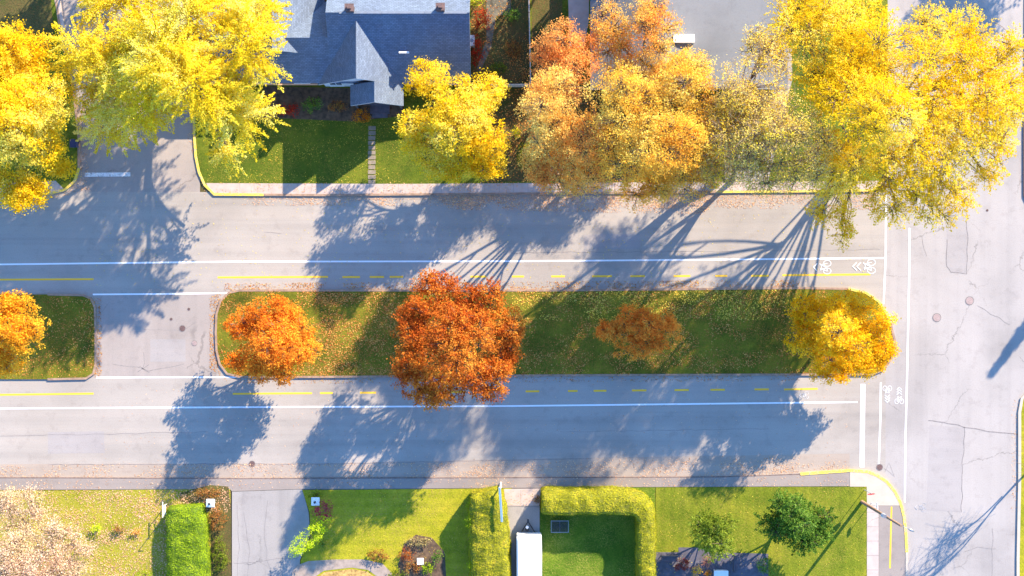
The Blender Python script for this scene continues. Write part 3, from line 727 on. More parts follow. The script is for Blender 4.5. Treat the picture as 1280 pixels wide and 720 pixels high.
# trees just outside the right edge, whose shadows fall on the street
tree('bare_tree', 'leafless tree beyond the right edge casting a thin shadow', (1294, 578),
     [(1310, 570, 6, 24, 22, 1.8), (1296, 590, 8, 20, 20, 2), (1320, 585, 9, 22, 22, 2)],
     TAUPE, 11, dens=22, leaf=.14, clump=.6, tr=.11, seed=19, twigs=1.0, addtwigs=6, fork=.25)

for i, (x, y, h, r, lab) in enumerate([(770, -165, 15, 85, 'tall tree above the top edge at the dark roof side'), (120, -130, 11, 60, 'tree above the top edge by the kerb of the side street'), (800, -120, 12, 75, 'tree above the top edge behind the backyard of the house'), (215, -190, 14, 90, 'tree above the top edge at the upper end of the side street'),
        (960, -190, 11, 60, 'tree above the top edge behind the second house'), (640, -190, 11, 60, 'tree above the top edge behind the two chimneys'), (1395, -200, 12, 70, 'tree above the top right corner of the wide street')]):
    tree('shade_tree', lab, (x, y), [(x - r * .4, y, h * .7, r * .6, r * .6, 3), (x + r * .4, y - 10, h * .75, r * .6, r * .6, 3), (x, y - r * .4, h * .9, r * .6, r * .5, 2.5)], YEL, h, dens=95, leaf=.3, clump=.5, tr=.28, seed=40 + i, group='trees beyond the top edge')
def conifer(px, py, H, r, label, seed=0):
    rs = np.random.default_rng(seed); base = P(px, py); root = empty('conifer', (base.x, base.y, HK), label, 'tree')
    C = []; dirs = []
    for i in range(420):
        z = rs.uniform(.06, 1) ** 1.1 * H; rad = r * (1 - z / H) * rs.uniform(.8, 1.1) + .1; a = rs.uniform(0, 2 * math.pi)
        for t in np.linspace(.25, 1, 9):
            for _ in range(4):
                C.append((math.cos(a) * rad * t, math.sin(a) * rad * t, z - .25 * t * rad + rs.normal() * .06)); C[-1] = tuple(np.array(C[-1]) + rs.normal(size=3) * .13); dirs.append((math.cos(a), math.sin(a), -.2))
    C = np.array(C); leaf_mesh('crown', C, .24, lerp_pal(GREEN, rs.random(len(C))), up=.6, axis=np.array(dirs), parent=root)
    m = MB(); m.tube([(0, 0, -.1), (0, 0, H * .5), (0, 0, H * .97)], [.22, .14, .02], 7); m.build('trunk', BARK, root)
conifer(1420, 228, 12.0, 2.0, 'narrow dark conifer beyond the right edge of the wide street', 5)

# ---- shrubs
def shrub(name, label, px, py, rx, ry, h, pal, n=None, leaf=.14, group=None, seed=0, cat='shrub', sub=6, clump=.2, rot=0.0, dens=260):
    rs = np.random.default_rng(2000 + seed); b = P(px, py); root = empty(name, (b.x, b.y, HK - .02), label, cat, group, rot)
    X, Y = rx / PPM, ry / PPM; bl = [(0, 0, h * .5, X * .8, Y * .8, h * .48)]
    for i in range(sub):
        a = 2 * math.pi * (i + rs.uniform(-.3, .3)) / sub; f = rs.uniform(.45, .7)
        bl.append((X * f * math.cos(a), Y * f * math.sin(a), h * rs.uniform(.35, .6), X * rs.uniform(.3, .5), Y * rs.uniform(.3, .5), h * rs.uniform(.25, .4)))
    C, ids, outs, cl, dirs = blob_leaves(bl, dens / 2, clump, 1.0, 0, rs)
    C[:, 2] = np.abs(C[:, 2]) + .02
    t = rs.random(len(cl))[ids] * .55 + rs.random(len(C)) * .45
    leaf_mesh('foliage', C, leaf, lerp_pal(pal, t), up=.5, outward=outs * .6, parent=root)
    m = MB()
    for i in range(7):
        a = rs.uniform(0, 6.28); limb(m, (0, 0, -.05), (X * .55 * math.cos(a), Y * .55 * math.sin(a), h * .7), .035, .012, 3, .1, 4)
    m.build('stem', BARK, root)
    return root

# ------------------------------------------------------------------ hedges
def hedge(name, label, pts_px, hw, h, pal, seed=0, bev=.5, leaf=.10, dens=300, wob=.09, sun_bev=None, group='clipped hedges'):
    """pts_px centre line; hw: half width (m) per point"""
    rs = np.random.default_rng(3000 + seed); c = [Vector(p) for p in W(pts_px)]
    o0 = c[0]; root = empty(name, (o0.x, o0.y, HK - .03), label, 'hedge', group)
    # resample
    pts = []; ws = []
    for i in range(len(c) - 1):
        n = max(1, int((c[i + 1] - c[i]).length / .25))
        for k in range(n): pts.append(c[i].lerp(c[i + 1], k / n)); ws.append(hw[i] + (hw[i + 1] - hw[i]) * k / n)
    pts.append(c[-1]); ws.append(hw[-1])
    prof = [(-1, 0), (-1.02, .25), (-1.0, .55), (-.97, .78), (-.86, .92), (-.62, 1.0), (-.2, 1.01), (.2, 1.01), (.62, 1.0), (.86, .92), (.97, .78), (1.0, .55), (1.02, .25), (1, 0)]
    if sun_bev:  # shoulder on one side clipped back to a long slope
        prof = [(1.0 * -1, 0), (-1.02, .25), (-1.0, .42), (-.95, .58), (-.82, .76), (-.55, .93), (-.2, .99), (.2, 1.0), (.72, 1.0), (.92, .95), (.99, .8), (1.0, .5), (1.02, .25), (1, 0)]
    G = []
    for i, p in enumerate(pts):
        d = (pts[min(i + 1, len(pts) - 1)] - pts[max(i - 1, 0)]).normalized(); nn = Vector((-d.y, d.x))
        e = min(i, len(pts) - 1 - i) * .25; k = 1 - .10 * max(0, 1 - e / .5) ** 2; hz = h * (1 - .10 * max(0, 1 - e / .6) ** 2)
        row = []
        for (a, b) in prof:
            q = p - nn * a * ws[i] * k * 1.0; v = Vector((q.x, q.y, b * hz))
            w1 = mnoise.noise(v * .9 + Vector((seed, 0, 0))) * wob * 2 + mnoise.noise(v * 3.1) * wob
            cen = Vector((p.x, p.y, h * .45)); dd = (v - cen).normalized(); v += dd * w1; v.z = max(v.z, 0)
            row.append(v - Vector((o0.x, o0.y, 0)))
        G.append(row)
    V = []; F = []
    for r in G: V += [tuple(v) for v in r]
    np_ = len(prof)
    for i in range(len(G) - 1):
        for k in range(np_ - 1): F.append((i * np_ + k, i * np_ + k + 1, (i + 1) * np_ + k + 1, (i + 1) * np_ + k))
    F.append(tuple(range(np_))); F.append(tuple((len(G) - 1) * np_ + k for k in reversed(range(np_))))
    me = bpy.data.meshes.new('core'); me.from_pydata(V, [], F)
    bm = bmesh.new(); bm.from_mesh(me); bmesh.ops.triangulate(bm, faces=bm.faces); bmesh.ops.recalc_face_normals(bm, faces=bm.faces)
    A = np.array([f.calc_area() for f in bm.faces]); T = np.array([[tuple(v.co) for v in f.verts] for f in bm.faces]); NR = np.array([tuple(f.normal) for f in bm.faces])
    bm.to_mesh(me); bm.free()
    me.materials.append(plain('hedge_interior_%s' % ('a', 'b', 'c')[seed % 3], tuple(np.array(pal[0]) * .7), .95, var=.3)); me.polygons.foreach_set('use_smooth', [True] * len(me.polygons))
    link('inner_branches', me, root)
    n = int(A.sum() * dens); idx = rs.choice(len(A), n, p=A / A.sum()); u = rs.random((n, 2)); fl = u.sum(1) > 1; u[fl] = 1 - u[fl]
    C = T[idx, 0] + (T[idx, 1] - T[idx, 0]) * u[:, :1] + (T[idx, 2] - T[idx, 0]) * u[:, 1:] + NR[idx] * (rs.uniform(-.04, .09, n) + (rs.random(n) < .06) * rs.uniform(.05, .22, n))[:, None]
    C[:, 2] = np.maximum(C[:, 2], .02)
    tt = np.array([mnoise.noise(Vector(c) * 1.3) for c in C]) * .6 + .35 + rs.uniform(-.3, .35, n)
    gp = np.array([mnoise.noise(Vector(c) * 1.7 + Vector((9, 0, 0))) for c in C]); kp = (gp > -.38) | (rs.random(n) < .25); C, tt, idx = C[kp], tt[kp], idx[kp]
    leaf_mesh('foliage', C, leaf, lerp_pal(pal, np.clip(tt, 0, 1)), up=.1, outward=NR[idx] * 2.6, mat=HEDGEM, parent=root)
    return root
HP = [(.20, .21, .012), (.36, .36, .02), (.50, .46, .03), (.54, .40, .05)]
HPG = [(.12, .20, .008), (.24, .36, .012), (.36, .48, .02), (.46, .56, .04)]
hedge('clipped_hedge', 'yellow green clipped hedge that turns a corner around the shaded lawn',
      [(677, 623), (740, 622.5), (782, 623), (795, 626), (803, 634), (806, 648), (806, 720), (806, 1000)], [1.25, 1.25, 1.2, 1.15, 1.05, .95, .9, .9], 2.9, HP, 1, sun_bev=True)
hedge('clipped_hedge', 'broad yellow green hedge left of the narrow entrance with the white trailer',
      [(606, 610), (610, 630), (612, 660), (613, 700), (613, 760), (613, 1000)], [1.5, 1.8, 2.0, 2.0, 2.0, 2.0], 2.9, HP, 2, wob=.12)
hedge('clipped_hedge', 'lime green block hedge left of the cracked driveway',
      [(235, 630), (237, 660), (238, 700), (239, 760), (239, 900)], [1.85, 2.0, 2.1, 2.1, 2.1], 1.9, HPG, 3, wob=.1)
# ragged growth along the shaded flank of the broad hedge
for i, (x, y, r) in enumerate([(592, 628, 9), (590, 648, 10), (594, 667, 8), (592, 700, 9), (596, 716, 10)]):
    shrub('leafy_shrub', ['small leafy shrub at the top end of the broad hedge flank', 'second leafy shrub down the broad hedge flank', 'leafy shrub just above the dark gap in the hedge flank',
          'leafy shrub just below the dark gap in the hedge flank', 'lowest leafy shrub on the hedge flank at the bottom edge'][i], x, y, r, r * 1.2, 2.7, HPG, group='leafy shrubs along the broad hedge', seed=30 + i)

shr = [
 ('red_shrub', 'maroon shrub beside the blue white lantern post at the driveway', 408, 637, 14, 14, 2.2, MAROON),
 ('lime_shrub', 'long lime yellow shrub leaning out over the driveway edge', 390, 667, 36, 13, 4.2, LIMEG),
 ('green_shrub', 'small green shrub above the maroon one in the lawn corner', 396, 617, 9, 6, .7, OLIVE),
 ('green_shrub', 'tiny dark green shrub alone on the striped lawn', 404, 680, 4, 4, .5, GREEN),
 ('brown_shrub', 'brown rusty shrub below the white lantern post left of the driveway', 274, 648, 13, 18, 1.3, RUST),
 ('olive_shrub', 'orange tinged shrub on top of the white lantern post corner', 262, 615, 20, 8, .8, RUST),
 ('olive_shrub', 'yellowish shrub strip between lime hedge and driveway edge', 277, 690, 11, 26, .9, OLIVE),
 ('lime_shrub', 'small lime green shrub on the leaf covered lawn', 123, 660, 8, 6, .9, LIMEG),
 ('brown_shrub', 'small brown shrub on the leafy lawn, left of the lime one', 86, 661, 6, 5, .7, RUST),
 ('brown_shrub', 'small brown shrub on the leafy lawn, right of the lime one', 150, 661, 8, 5, .6, RUST),
 ('brown_shrub', 'small tan shrub nearest to the shadow of the lime hedge', 172, 664, 7, 4, .5, ORYE),
 ('green_shrub', 'green shrub at the bottom edge beside the hedge shadow', 182, 718, 12, 7, .9, HPG),
 ('brown_shrub', 'twiggy brown shrub at the right end of the curved path', 473, 693, 14, 9, .8, RUST),
 ('pale_shrub', 'pale dusty shrub at the top of the flower bed', 524, 676, 18, 7, .7, [(.35, .28, .12), (.5, .4, .2), (.5, .46, .12)]),
 ('red_shrub', 'rust red shrub in the middle of the flower bed', 509, 692, 10, 9, .9, [(.30, .05, .02), (.45, .12, .03), (.5, .25, .06)]),
 ('orange_shrub', 'brownish orange shrub low in the flower bed', 516, 708, 12, 8, .9, RUST),
 ('green_shrub', 'green shrub in the flower bed right of the white urn', 535, 708, 9, 9, 1.0, HPG),
 ('green_shrub', 'dark round shrub in the broad hedge shadow', 547, 693, 8, 9, 1.3, GREEN),
 ('green_shrub', 'olive shrub at the bottom edge of the flower bed', 497, 717, 12, 7, .7, OLIVE),
 ('red_shrub', 'dark red shrub on the shaded patio', 852, 704, 11, 9, .9, [(.20, .03, .02), (.34, .06, .04), (.3, .12, .08)]),
 ('orange_shrub', 'round bright orange shrub at the patio edge', 869, 712, 6.5, 7, .9, GOLD),
 ('pink_shrub', 'pinkish tan shrub beneath the olive bush', 884, 700, 8, 9, .8, [(.4, .16, .12), (.55, .26, .18), (.6, .36, .2)]),
 ('orange_shrub', 'small orange shrub right of the round one at the bottom edge', 884, 716, 7, 5, .6, ORNG),
 ('green_shrub', 'dark green shrub at the bottom edge below the dark green tree', 955, 705, 16, 12, 1.5, GREEN),
 ('brown_shrub', 'brown round shrub at the left end of the corner hedge', 671, 623, 5, 8, 1.1, [(.16, .08, .03), (.26, .14, .05), (.3, .2, .06)]),
 ('yellow_shrub', 'small round bright yellow bush between two yellow gold trees', 645, 168, 8, 7, 1.4, [(.7, .6, .01), (.84, .76, .02), (.9, .84, .06)]),
 ('orange_shrub', 'rusty low shrub under the front gable of the house', 452, 146, 16, 9, 1.0, ORNG),
 ('red_shrub', 'dark red shrub bed under the left eave of the house', 362, 138, 18, 9, 1.2, REDSH),
 ('green_shrub', 'dark green shrub below the white gable wall', 392, 132, 14, 12, 1.3, GREEN),
 ('red_shrub', 'brown red shrub between the green shrub and the front gable', 423, 134, 15, 8, 1.0, RUST),
 ('red_shrub', 'tall scarlet shrub at the upper right corner of the blue grey roof', 602, 28, 13, 15, 2.2, REDSH),
 ('red_shrub', 'crimson shrub beside the white box at the house side', 597, 66, 9, 20, 1.6, REDSH),
 ('green_shrub', 'lime green shrub at the top edge above the scarlet shrub', 596, 2, 9, 9, 1.5, LIMEG),
 ('green_shrub', 'green shrub at the top of the fenced backyard', 641, 20, 12, 9, 1.2, GREEN),
 ('orange_shrub', 'small orange shrub at the corner of the backyard fence', 656, 92, 5, 7, .8, ORCR),
 ('brown_shrub', 'olive brown shrub in the middle of the fenced backyard', 640, 62, 13, 12, 1.0, RUST),
 ('olive_shrub', 'yellowish shrub low in the fenced backyard', 624, 86, 12, 8, .8, OLIVE),
 ('brown_shrub', 'brown shrub right of the yellow tree below the fence', 651, 130, 10, 12, .9, RUST),
 ('brown_shrub', 'olive shrub right of the yellow tree near the sidewalk', 655, 196, 10, 20, .9, OLIVE),
 ('yellow_shrub', 'yellow green bushy growth left of the thinning tree', 900, 185, 26, 22, 5.0, [(.5, .46, .02), (.7, .62, .03), (.84, .74, .05)]),
 ('green_shrub', 'green shrub under the yellow fringe at the driveway of the second house', 905, 160, 16, 16, 1.6, OLIVE),
]
for i, (nm, lab, x, y, rx, ry, h, pal) in enumerate(shr):
    shrub(nm, lab, x, y, rx, ry, h, pal, seed=60 + i, rot=(math.radians(46) if 'leaning' in lab else 0), clump=.22)

# ------------------------------------------------------------------ houses
def quad_slab(m, p, thick, ucfg=True):
    """roof plane: p = eave_a, eave_b, ridge_b, ridge_a ; slab hangs below the plane"""
    p = [Vector(q) for q in p]; u = (p[1] - p[0]).normalized(); n = (p[1] - p[0]).cross(p[3] - p[0]).normalized()
    if n.z < 0: n = -n
    v = n.cross(u)
    uv = [((q - p[0]).dot(u) + p[0].dot(u), (q - p[0]).dot(v)) for q in p]
    pts = p
    nrm = (p[1] - p[0]).cross(p[2] - p[0])
    if nrm.z < 0: pts, uv = p[::-1], uv[::-1]
    m.cur = 0; m.face(pts, uv)
    lo = [q - n * thick for q in pts]; m.cur = 1; m.face(lo[::-1])
    for i in range(len(pts)):
        j = (i + 1) % len(pts); m.face([lo[i], lo[j], pts[j], pts[i]])
    m.cur = 0

def gable_roof(m, x0, x1, y0, y1, ze, zr, axis, oh=.35, th=.16, xr=None):
    """ridge along axis; eaves at height ze over the wall line; overhang oh"""
    if axis == 'x':
        yr = (y0 + y1) / 2 if xr is None else xr; s0 = (zr - ze) / (yr - y0); s1 = (zr - ze) / (y1 - yr)
        quad_slab(m, [(x0 - oh, y0 - oh, ze - s0 * oh), (x1 + oh, y0 - oh, ze - s0 * oh), (x1 + oh, yr, zr), (x0 - oh, yr, zr)], th)
        quad_slab(m, [(x0 - oh, y1 + oh, ze - s1 * oh), (x1 + oh, y1 + oh, ze - s1 * oh), (x1 + oh, yr, zr), (x0 - oh, yr, zr)], th)
    else:
        xm = (x0 + x1) / 2 if xr is None else xr; s0 = (zr - ze) / (xm - x0); s1 = (zr - ze) / (x1 - xm)
        quad_slab(m, [(x0 - oh, y0 - oh, ze - s0 * oh), (x0 - oh, y1 + oh, ze - s0 * oh), (xm, y1 + oh, zr), (xm, y0 - oh, zr)], th)
        quad_slab(m, [(x1 + oh, y0 - oh, ze - s1 * oh), (x1 + oh, y1 + oh, ze - s1 * oh), (xm, y1 + oh, zr), (xm, y0 - oh, zr)], th)

def gable_walls(m, x0, x1, y0, y1, ze, zr, axis, th=.2, xr=None):
    if axis == 'x':
        yr = (y0 + y1) / 2 if xr is None else xr
        for x in (x0, x1):
            m.face([(x, y0, 0), (x, y1, 0), (x, y1, ze - th), (x, yr, zr - th), (x, y0, ze - th)])
        for y in (y0, y1): m.face([(x0, y, 0), (x1, y, 0), (x1, y, ze - th), (x0, y, ze - th)])
    else:
        xm = (x0 + x1) / 2 if xr is None else xr
        for y in (y0, y1):
            m.face([(x0, y, 0), (x1, y, 0), (x1, y, ze - th), (xm, y, zr - th), (x0, y, ze - th)])
        for x in (x0, x1): m.face([(x, y0, 0), (x, y1, 0), (x, y1, ze - th), (x, y0, ze - th)])

def window(parent, x0, x1, z0, z1, y, face=-1):
    """window in a wall facing -y"""
    m = MB(); f = .08
    m.box(x0, y - .06, z0, x1, y + .0, z0 + f); m.box(x0, y - .06, z1 - f, x1, y, z1); m.box(x0, y - .06, z0 + f, x0 + f, y, z1 - f); m.box(x1 - f, y - .06, z0 + f, x1, y, z1 - f)
    m.box((x0 + x1) / 2 - .03, y - .055, z0 + f, (x0 + x1) / 2 + .03, y, z1 - f)
    m.box(x0 - .05, y - .14, z0 - .06, x1 + .05, y, z0 - .002)
    w_ = m.build('window', WHITE, parent)
    g = MB(); g.box(x0 + f, y - .03, z0 + f, x1 - f, y - .01, z1 - f); g.build('pane', GLASS, w_)

h1 = empty('gabled_house', (0, 0, 0), 'white gabled house with blue grey shingle roof and two chimneys', 'house')
zb = .1
m = MB(); m2 = MB()
# main block: ridge along x at survey y=16
yr = P(0, 16, 7.2).y; ye = P(0, 104, 3.4).y; xL = P(407, 0, 7.2).x + .35; xR = P(587, 0, 7.2).x - .35
yN = 2 * yr - ye
gable_roof(m, xL, xR, ye + .35, yN - .35, 3.45, 7.35, 'x', xr=yr)
gable_walls(m2, xL, xR, ye + .35, yN - .35, 3.45, 7.35, 'x', xr=yr)
# low west wing, ridge along x at survey y=47
yw = P(0, 47, 5.7).y
gable_roof(m, -32, xL + 3.0, ye + .37, 2 * yw - ye - .35, 3.38, 5.7, 'x', xr=yw, oh=.33)
gable_walls(m2, -32, xL, ye + .42, 2 * yw - ye - .5, 3.38, 5.7, 'x', xr=yw)
# rear wing
gable_roof(m, P(300, 0, 4).x, P(400, 0, 4).x, yw - 1.0, yw + 12, 3.5, 6.4, 'y', xr=P(340, 0, 6.4).x)
gable_walls(m2, P(300, 0, 4).x, P(400, 0, 4).x, yw + 1.5, yw + 12, 3.5, 6.4, 'y', xr=P(340, 0, 6.4).x)
m.build('roof', [ROOF1, WHITE], h1)
wl_ = m2.build('wall', BRICK, h1)
# front cross gable A (white) and lower gable B in front
ma = MB(); xA = P(445, 0, 7.0).x; yA = P(0, 98, 7.0).y
gable_roof(ma, xA - 4.05, xA + 4.05, yA + .3, yr - 1.0, 3.35, 7.0, 'y', oh=.3)
ma.build('gable_roof', [ROOF1, WHITE], h1)
mw = MB(); gable_walls(mw, xA - 4.0, xA + 4.0, yA + .32, yA + 3, 3.3, 6.95, 'y'); mw.build('wall', SIDING, h1)
mb = MB(); xB = P(468, 0, 5.45).x; yB = P(0, 128, 5.45).y; yb1 = yA - .02
sB = 3.65 / 4.05; zrB = 7.0 - (xB - xA) * sB
quad_slab(mb, [(xA + 4.35, yB, 7.0 - 4.35 * sB), (xA + 4.35, yb1, 7.0 - 4.35 * sB), (xB, yb1, zrB), (xB, yB, zrB)], .16)
hb = xA + 4.35 - xB
quad_slab(mb, [(xB - hb, yB, 7.0 - 4.35 * sB), (xB - hb, yb1, 7.0 - 4.35 * sB), (xB, yb1, zrB), (xB, yB, zrB)], .16)
mb.build('gable_roof', [ROOF1, WHITE], h1)
mw = MB(); gable_walls(mw, xB - hb + .3, xB + hb - .3, yB + .9, yb1 + .3, 3.2, zrB - .1, 'y'); 
for x in (xB - hb + .45, xB + hb - .45): mw.box(x - .09, yB + .15, .1, x + .09, yB + .33, 3.2)
mw.box(xB - hb + .3, yB + .1, 3.0, xB + hb - .3, yB + .3, 3.22)
mw.build('porch', SLATE, h1)
m = MB(); m.box(xB - .55, yB + .85, .1, xB + .55, yB + .9, 2.2); dr = m.build('door', DARKM, h1)
m = MB(); m.box(xB + .38, yB + .80, 1.05, xB + .44, yB + .85, 1.2); m.build('handle', METAL, dr)
m = MB(); m.box(xB - 1.0, yB - .4, .08, xB + 1.0, yB + .85, .32); m.box(xB - .8, yB - .8, .08, xB + .8, yB - .4, .2); m.build('porch_step', SLATE, h1)
window(h1, xA - 3.4, xA - 2.0, 1.0, 2.5, yA + .31)
for x in (-26.5, -22.5, -9.5, -6.5): window(h1, x, x + 1.6, 1.0, 2.4, ye + .35 if x > xL else ye + .42)
# gutters along the eaves
m = MB(); GUTM = plain('tan_gutter', (.55, .32, .2), .5); m.box(-32.3, ye - .14, 3.02, xA - 4.4, ye - .02, 3.16); m.build('gutter', GUTM, h1)
m = MB(); m.box(xA + 4.5, ye - .14, 3.1, xR + .3, ye - .02, 3.24); m.build('gutter', GUTM, h1)
for (x, y) in ((438, 12), (551, 11)):
    c = P(x, y, 7.3); m = MB(); m.box(c.x - .38, c.y - .3, 6.4, c.x + .38, c.y + .3, 8.2); ch = m.build('chimney', plain('dark_brick', (.09, .07, .075), .9, var=.3, scale=5), h1)
    m = MB(); m.box(c.x - .45, c.y - .37, 8.2, c.x + .45, c.y + .37, 8.3); m.box(c.x - .2, c.y - .15, 8.3, c.x + .2, c.y + .15, 8.55); m.build('chimney_cap', IRON, ch)
c = P(505, 66, 5.2); m = MB(); m.box(c.x - .5, c.y - .05, 4.9, c.x + .5, c.y + .12, 5.35); m.build('roof_vent', WHITE, h1)
m = MB(); 
for k in range(10):
    if xL + 1 + k * 1.4 + 1.38 < xR + .3: m.box(xL + 1 + k * 1.4, yr - .11, 7.30, xL + 1 + k * 1.4 + 1.38, yr + .11, 7.375)
m.build('ridge_cap', plain('ridge_shingles', (.19, .22, .27), .85), h1)

h2 = empty('grey_roofed_house', (0, 0, 0), 'second house with wide plain grey shingle roof behind the gold trees', 'house')
m = MB(); x0, x1 = P(738, 0, 3.4).x, P(984, 0, 3.4).x; xm = P(832, 0, 6.3).x; y0 = P(0, 112, 3.4).y
gable_roof(m, x0, x1, y0, 44, 3.4, 6.0, 'y', xr=xm, oh=.02); m.build('roof', [ROOF2, WHITE], h2)
m = MB(); gable_walls(m, x0 + .5, x1 - .5, y0 + .5, 43.5, 3.3, 5.8, 'y', xr=xm); m.build('wall', BRICK, h2)
c = P(855, 48, 6.0); m = MB(); m.box(c.x - 1.05, c.y - .4, 5.3, c.x + 1.05, c.y + .4, 6.05); sk = m.build('skylight', WHITE, h2)
m = MB(); m.box(c.x - .9, c.y - .28, 6.05, c.x + .9, c.y + .28, 6.08); m.build('pane', plain('skylight_plastic', (.72, .72, .72), .3), sk)
slab('driveway', [(985, -300), (990, 100), (960, 226), (905, 226), (905, 118), (984, 112)], 0.02, HK - 0.004, DRIVE)
slab('path', [(704, -200), (736, -200), (736, 25), (730, 60), (712, 60)], 0.02, HK + .002, CONC)
slab('bed_or_shade_patch', [(664, 108), (900, 118), (900, 226), (640, 227), (600, 228), (600, 110)], 0.02, HK - 0.005, BACKYARD)
slab('bed_or_shade_patch', [(330, 108), (505, 112), (505, 145), (440, 152), (330, 147)], 0.02, HK - 0.005, SOIL)
slab('bed_or_shade_patch', [(FX0, -300), (62, -300), (64, 0), (68, 40), (60, 62), (FX0, 62)], .02, HK + .003, BACKYARD)  # not a bed: dark ground colour stands in for shade on this lawn
slab('bed_or_shade_patch', [(664.5, -60), (703, -60), (703, 60), (712, 107.5), (664.5, 107.5)], 0.02, HK - 0.001, BACKYARD)  # lawn strip by the fence, coloured dark to imitate shade
slab('bed_or_shade_patch', [(589, -60), (663, -60), (663, 109), (589, 109)], 0.02, HK - 0.003, BACKYARD)
slab('path', [(608, -60), (640, -60), (638, 18), (620, 20), (614, 60), (600, 90), (596, 86), (608, 50), (608, 10)], 0.02, HK + .004, plain('shade_darkened_path', (.13, .12, .09), .95, var=.5, scale=3, bump=.4))  # pale path with the backyard shade put into its dark colour
slab('path', [(66, -200), (72, -200), (72, -20), (82, 40), (76, 42), (66, -15)], 0.02, HK + .012, CONC)
slab('lawn', [(985, -200), (1003, -200), (1003, 60), (985, 60)], .02, HK + .001, GR_GREEN)

# stepping stones to the front door
m = MB()
for i in range(12):
    y = 158 + i * 6.1; a = P(460.5 + R.uniform(-.4, .4), y); b = P(469.5 + R.uniform(-.4, .4), y + 4.8)
    m.box(a.x, b.y, .09, b.x, a.y, HK + .02 + R.uniform(0, .012))
structure(m.build('stepping_stone_path', STONE))

# curved front path and beds on the south side
slab('path', [(365, 716), (372, 706), (386, 701), (420, 699), (455, 699), (478, 704), (490, 716), (494, 740), (484, 740), (474, 722), (460, 712), (440, 709), (405, 713), (392, 722), (380, 760), (362, 760)], .02, HK + .004, plain('worn_path_concrete', (.30, .24, .20), .9, var=.2, scale=2.5, bump=.3))
slab('bed_or_shade_patch', [(393, 724), (406, 715), (440, 711), (459, 714), (472, 724), (480, 760), (384, 760)], .02, HK, plain('bark_mulch', (.42, .26, .08), .95, var=.5, scale=4, bump=.5))
slab('bed_or_shade_patch', [(505, 680), (520, 668), (540, 672), (556, 690), (560, 760), (494, 760), (498, 705)], .02, HK, SOIL)
slab('bed_or_shade_patch', [(262, 606), (286, 608), (289, 640), (289, 900), (264, 900), (264, 640), (225, 626), (225, 616)], .02, HK - .002, BACKYARD)
slab('patio', [(819, 690), (848, 690), (848, 684), (870, 684), (895, 690), (960, 692), (960, 900), (819, 900)], .02, HK + .002, SLATE)

# ------------------------------------------------------------------ fence of the fenced backyard
def fence(pts_px, label, h=1.7):
    a, b = P(*pts_px[0]), P(*pts_px[1]); L = (b - a).length; ang = math.atan2(b.y - a.y, b.x - a.x)
    root = empty('board_fence', (a.x, a.y, .1), label, 'fence', 'pale board fences around the backyard', ang)
    n = max(1, round(L / 2.4))
    for i in range(n + 1):
        m = MB(); x = L * i / n; m.box(x - .06, -.06, 0, x + .06, .06, h + .12); m.box(x - .075, -.075, h + .12, x + .075, .075, h + .16); m.build('post', FENCEW, root)
    m = MB(); x = .08
    while x < L - .08:
        if all(abs(x + .07 - L * i / n) > .14 for i in range(n + 1)): m.box(x, -.02, .06, x + .14, .01, h - R.uniform(0, .03))
        x += .155
    m.build('boards', FENCEW, root)
    m = MB(); m.box(0.07, -.05, h, L - .07, .05, h + .05); m.box(.07, .01, .3, L - .07, .05, .39); m.build('rail', FENCEW, root)
fence([(601, 109), (661.5, 109)], 'pale board fence running across behind the compact yellow tree')
fence([(663, 107.5), (660, -40)], 'pale board fence running up between backyard and orange tree')

# ------------------------------------------------------------------ street furniture and garden things
# tall wooden pole with a lamp head
b = P(1077, 627); root = empty('wooden_pole', (b.x, b.y, .1), 'tall brown wooden pole with a small lamp head at the corner lawn', 'pole')
m = MB(); m.tube([(0, 0, 0), (0, 0, 6), (0, 0, 13.2)], [.18, .15, .115], 10); m.build('pole', WOODP, root)
m = MB(); m.tube([(0, 0, 12.7), (.25, -.1, 13.0), (.75, -.32, 13.15)], [.03, .03, .03], 6); m.build('arm', METAL, root)
m = MB(); m.tube([(.7, -.3, 13.12), (.9, -.38, 13.14), (1.2, -.52, 13.1)], [.07, .13, .08], 8); m.build('lamp_head', METAL, root)
m = MB(); m.tube([(-.28, .12, 8.2), (-.28, .12, 9.0)], [.2, .2], 10); m.build('transformer', METAL, root)
m = MB(); m.tube([(.05, -.05, 7.5), (1.0, -1.9, .05)], [.012, .012], 4); m.build('guy_wire', METAL, root)
# stop sign
b = P(1080, 612); root = empty('stop_sign', (b.x, b.y, .13), 'red stop sign on a thin post at the corner of the sidewalk', 'sign', None, math.radians(8))
m = MB(); m.tube([(0, 0, 0), (0, 0, 2.75)], [.03, .03], 8); m.build('post', METAL, root)
m = MB(); m.cur = 0
o8 = [(.40 * math.cos(math.radians(22.5 + 45 * k)), 2.45 + .40 * math.sin(math.radians(22.5 + 45 * k))) for k in range(8)]
fr = [(x, -.035, z) for x, z in o8]; bk = [(x, -.055, z) for x, z in o8]
m.face(fr); m.face(bk[::-1])
for k in range(8): m.face([fr[k], fr[(k + 1) % 8], bk[(k + 1) % 8], bk[k]])
m.tube([(0, -.03, 2.42), (0, -.05, 2.48)], [.03, .03], 6)
pl = m.build('sign_plate', RED, root)
tx = bpy.data.curves.new('lettering', 'FONT'); tx.body = 'STOP'; tx.size = .30; tx.align_x = 'CENTER'; tx.align_y = 'CENTER'; tx.extrude = .003
to = bpy.data.objects.new('lettering', tx); COL.objects.link(to); to.location = (0, -.060, 2.45); to.rotation_euler = (math.pi / 2, 0, 0)
bpy.context.view_layer.update(); dg = bpy.context.evaluated_depsgraph_get(); me = bpy.data.meshes.new_from_object(to.evaluated_get(dg)); bpy.data.objects.remove(to)
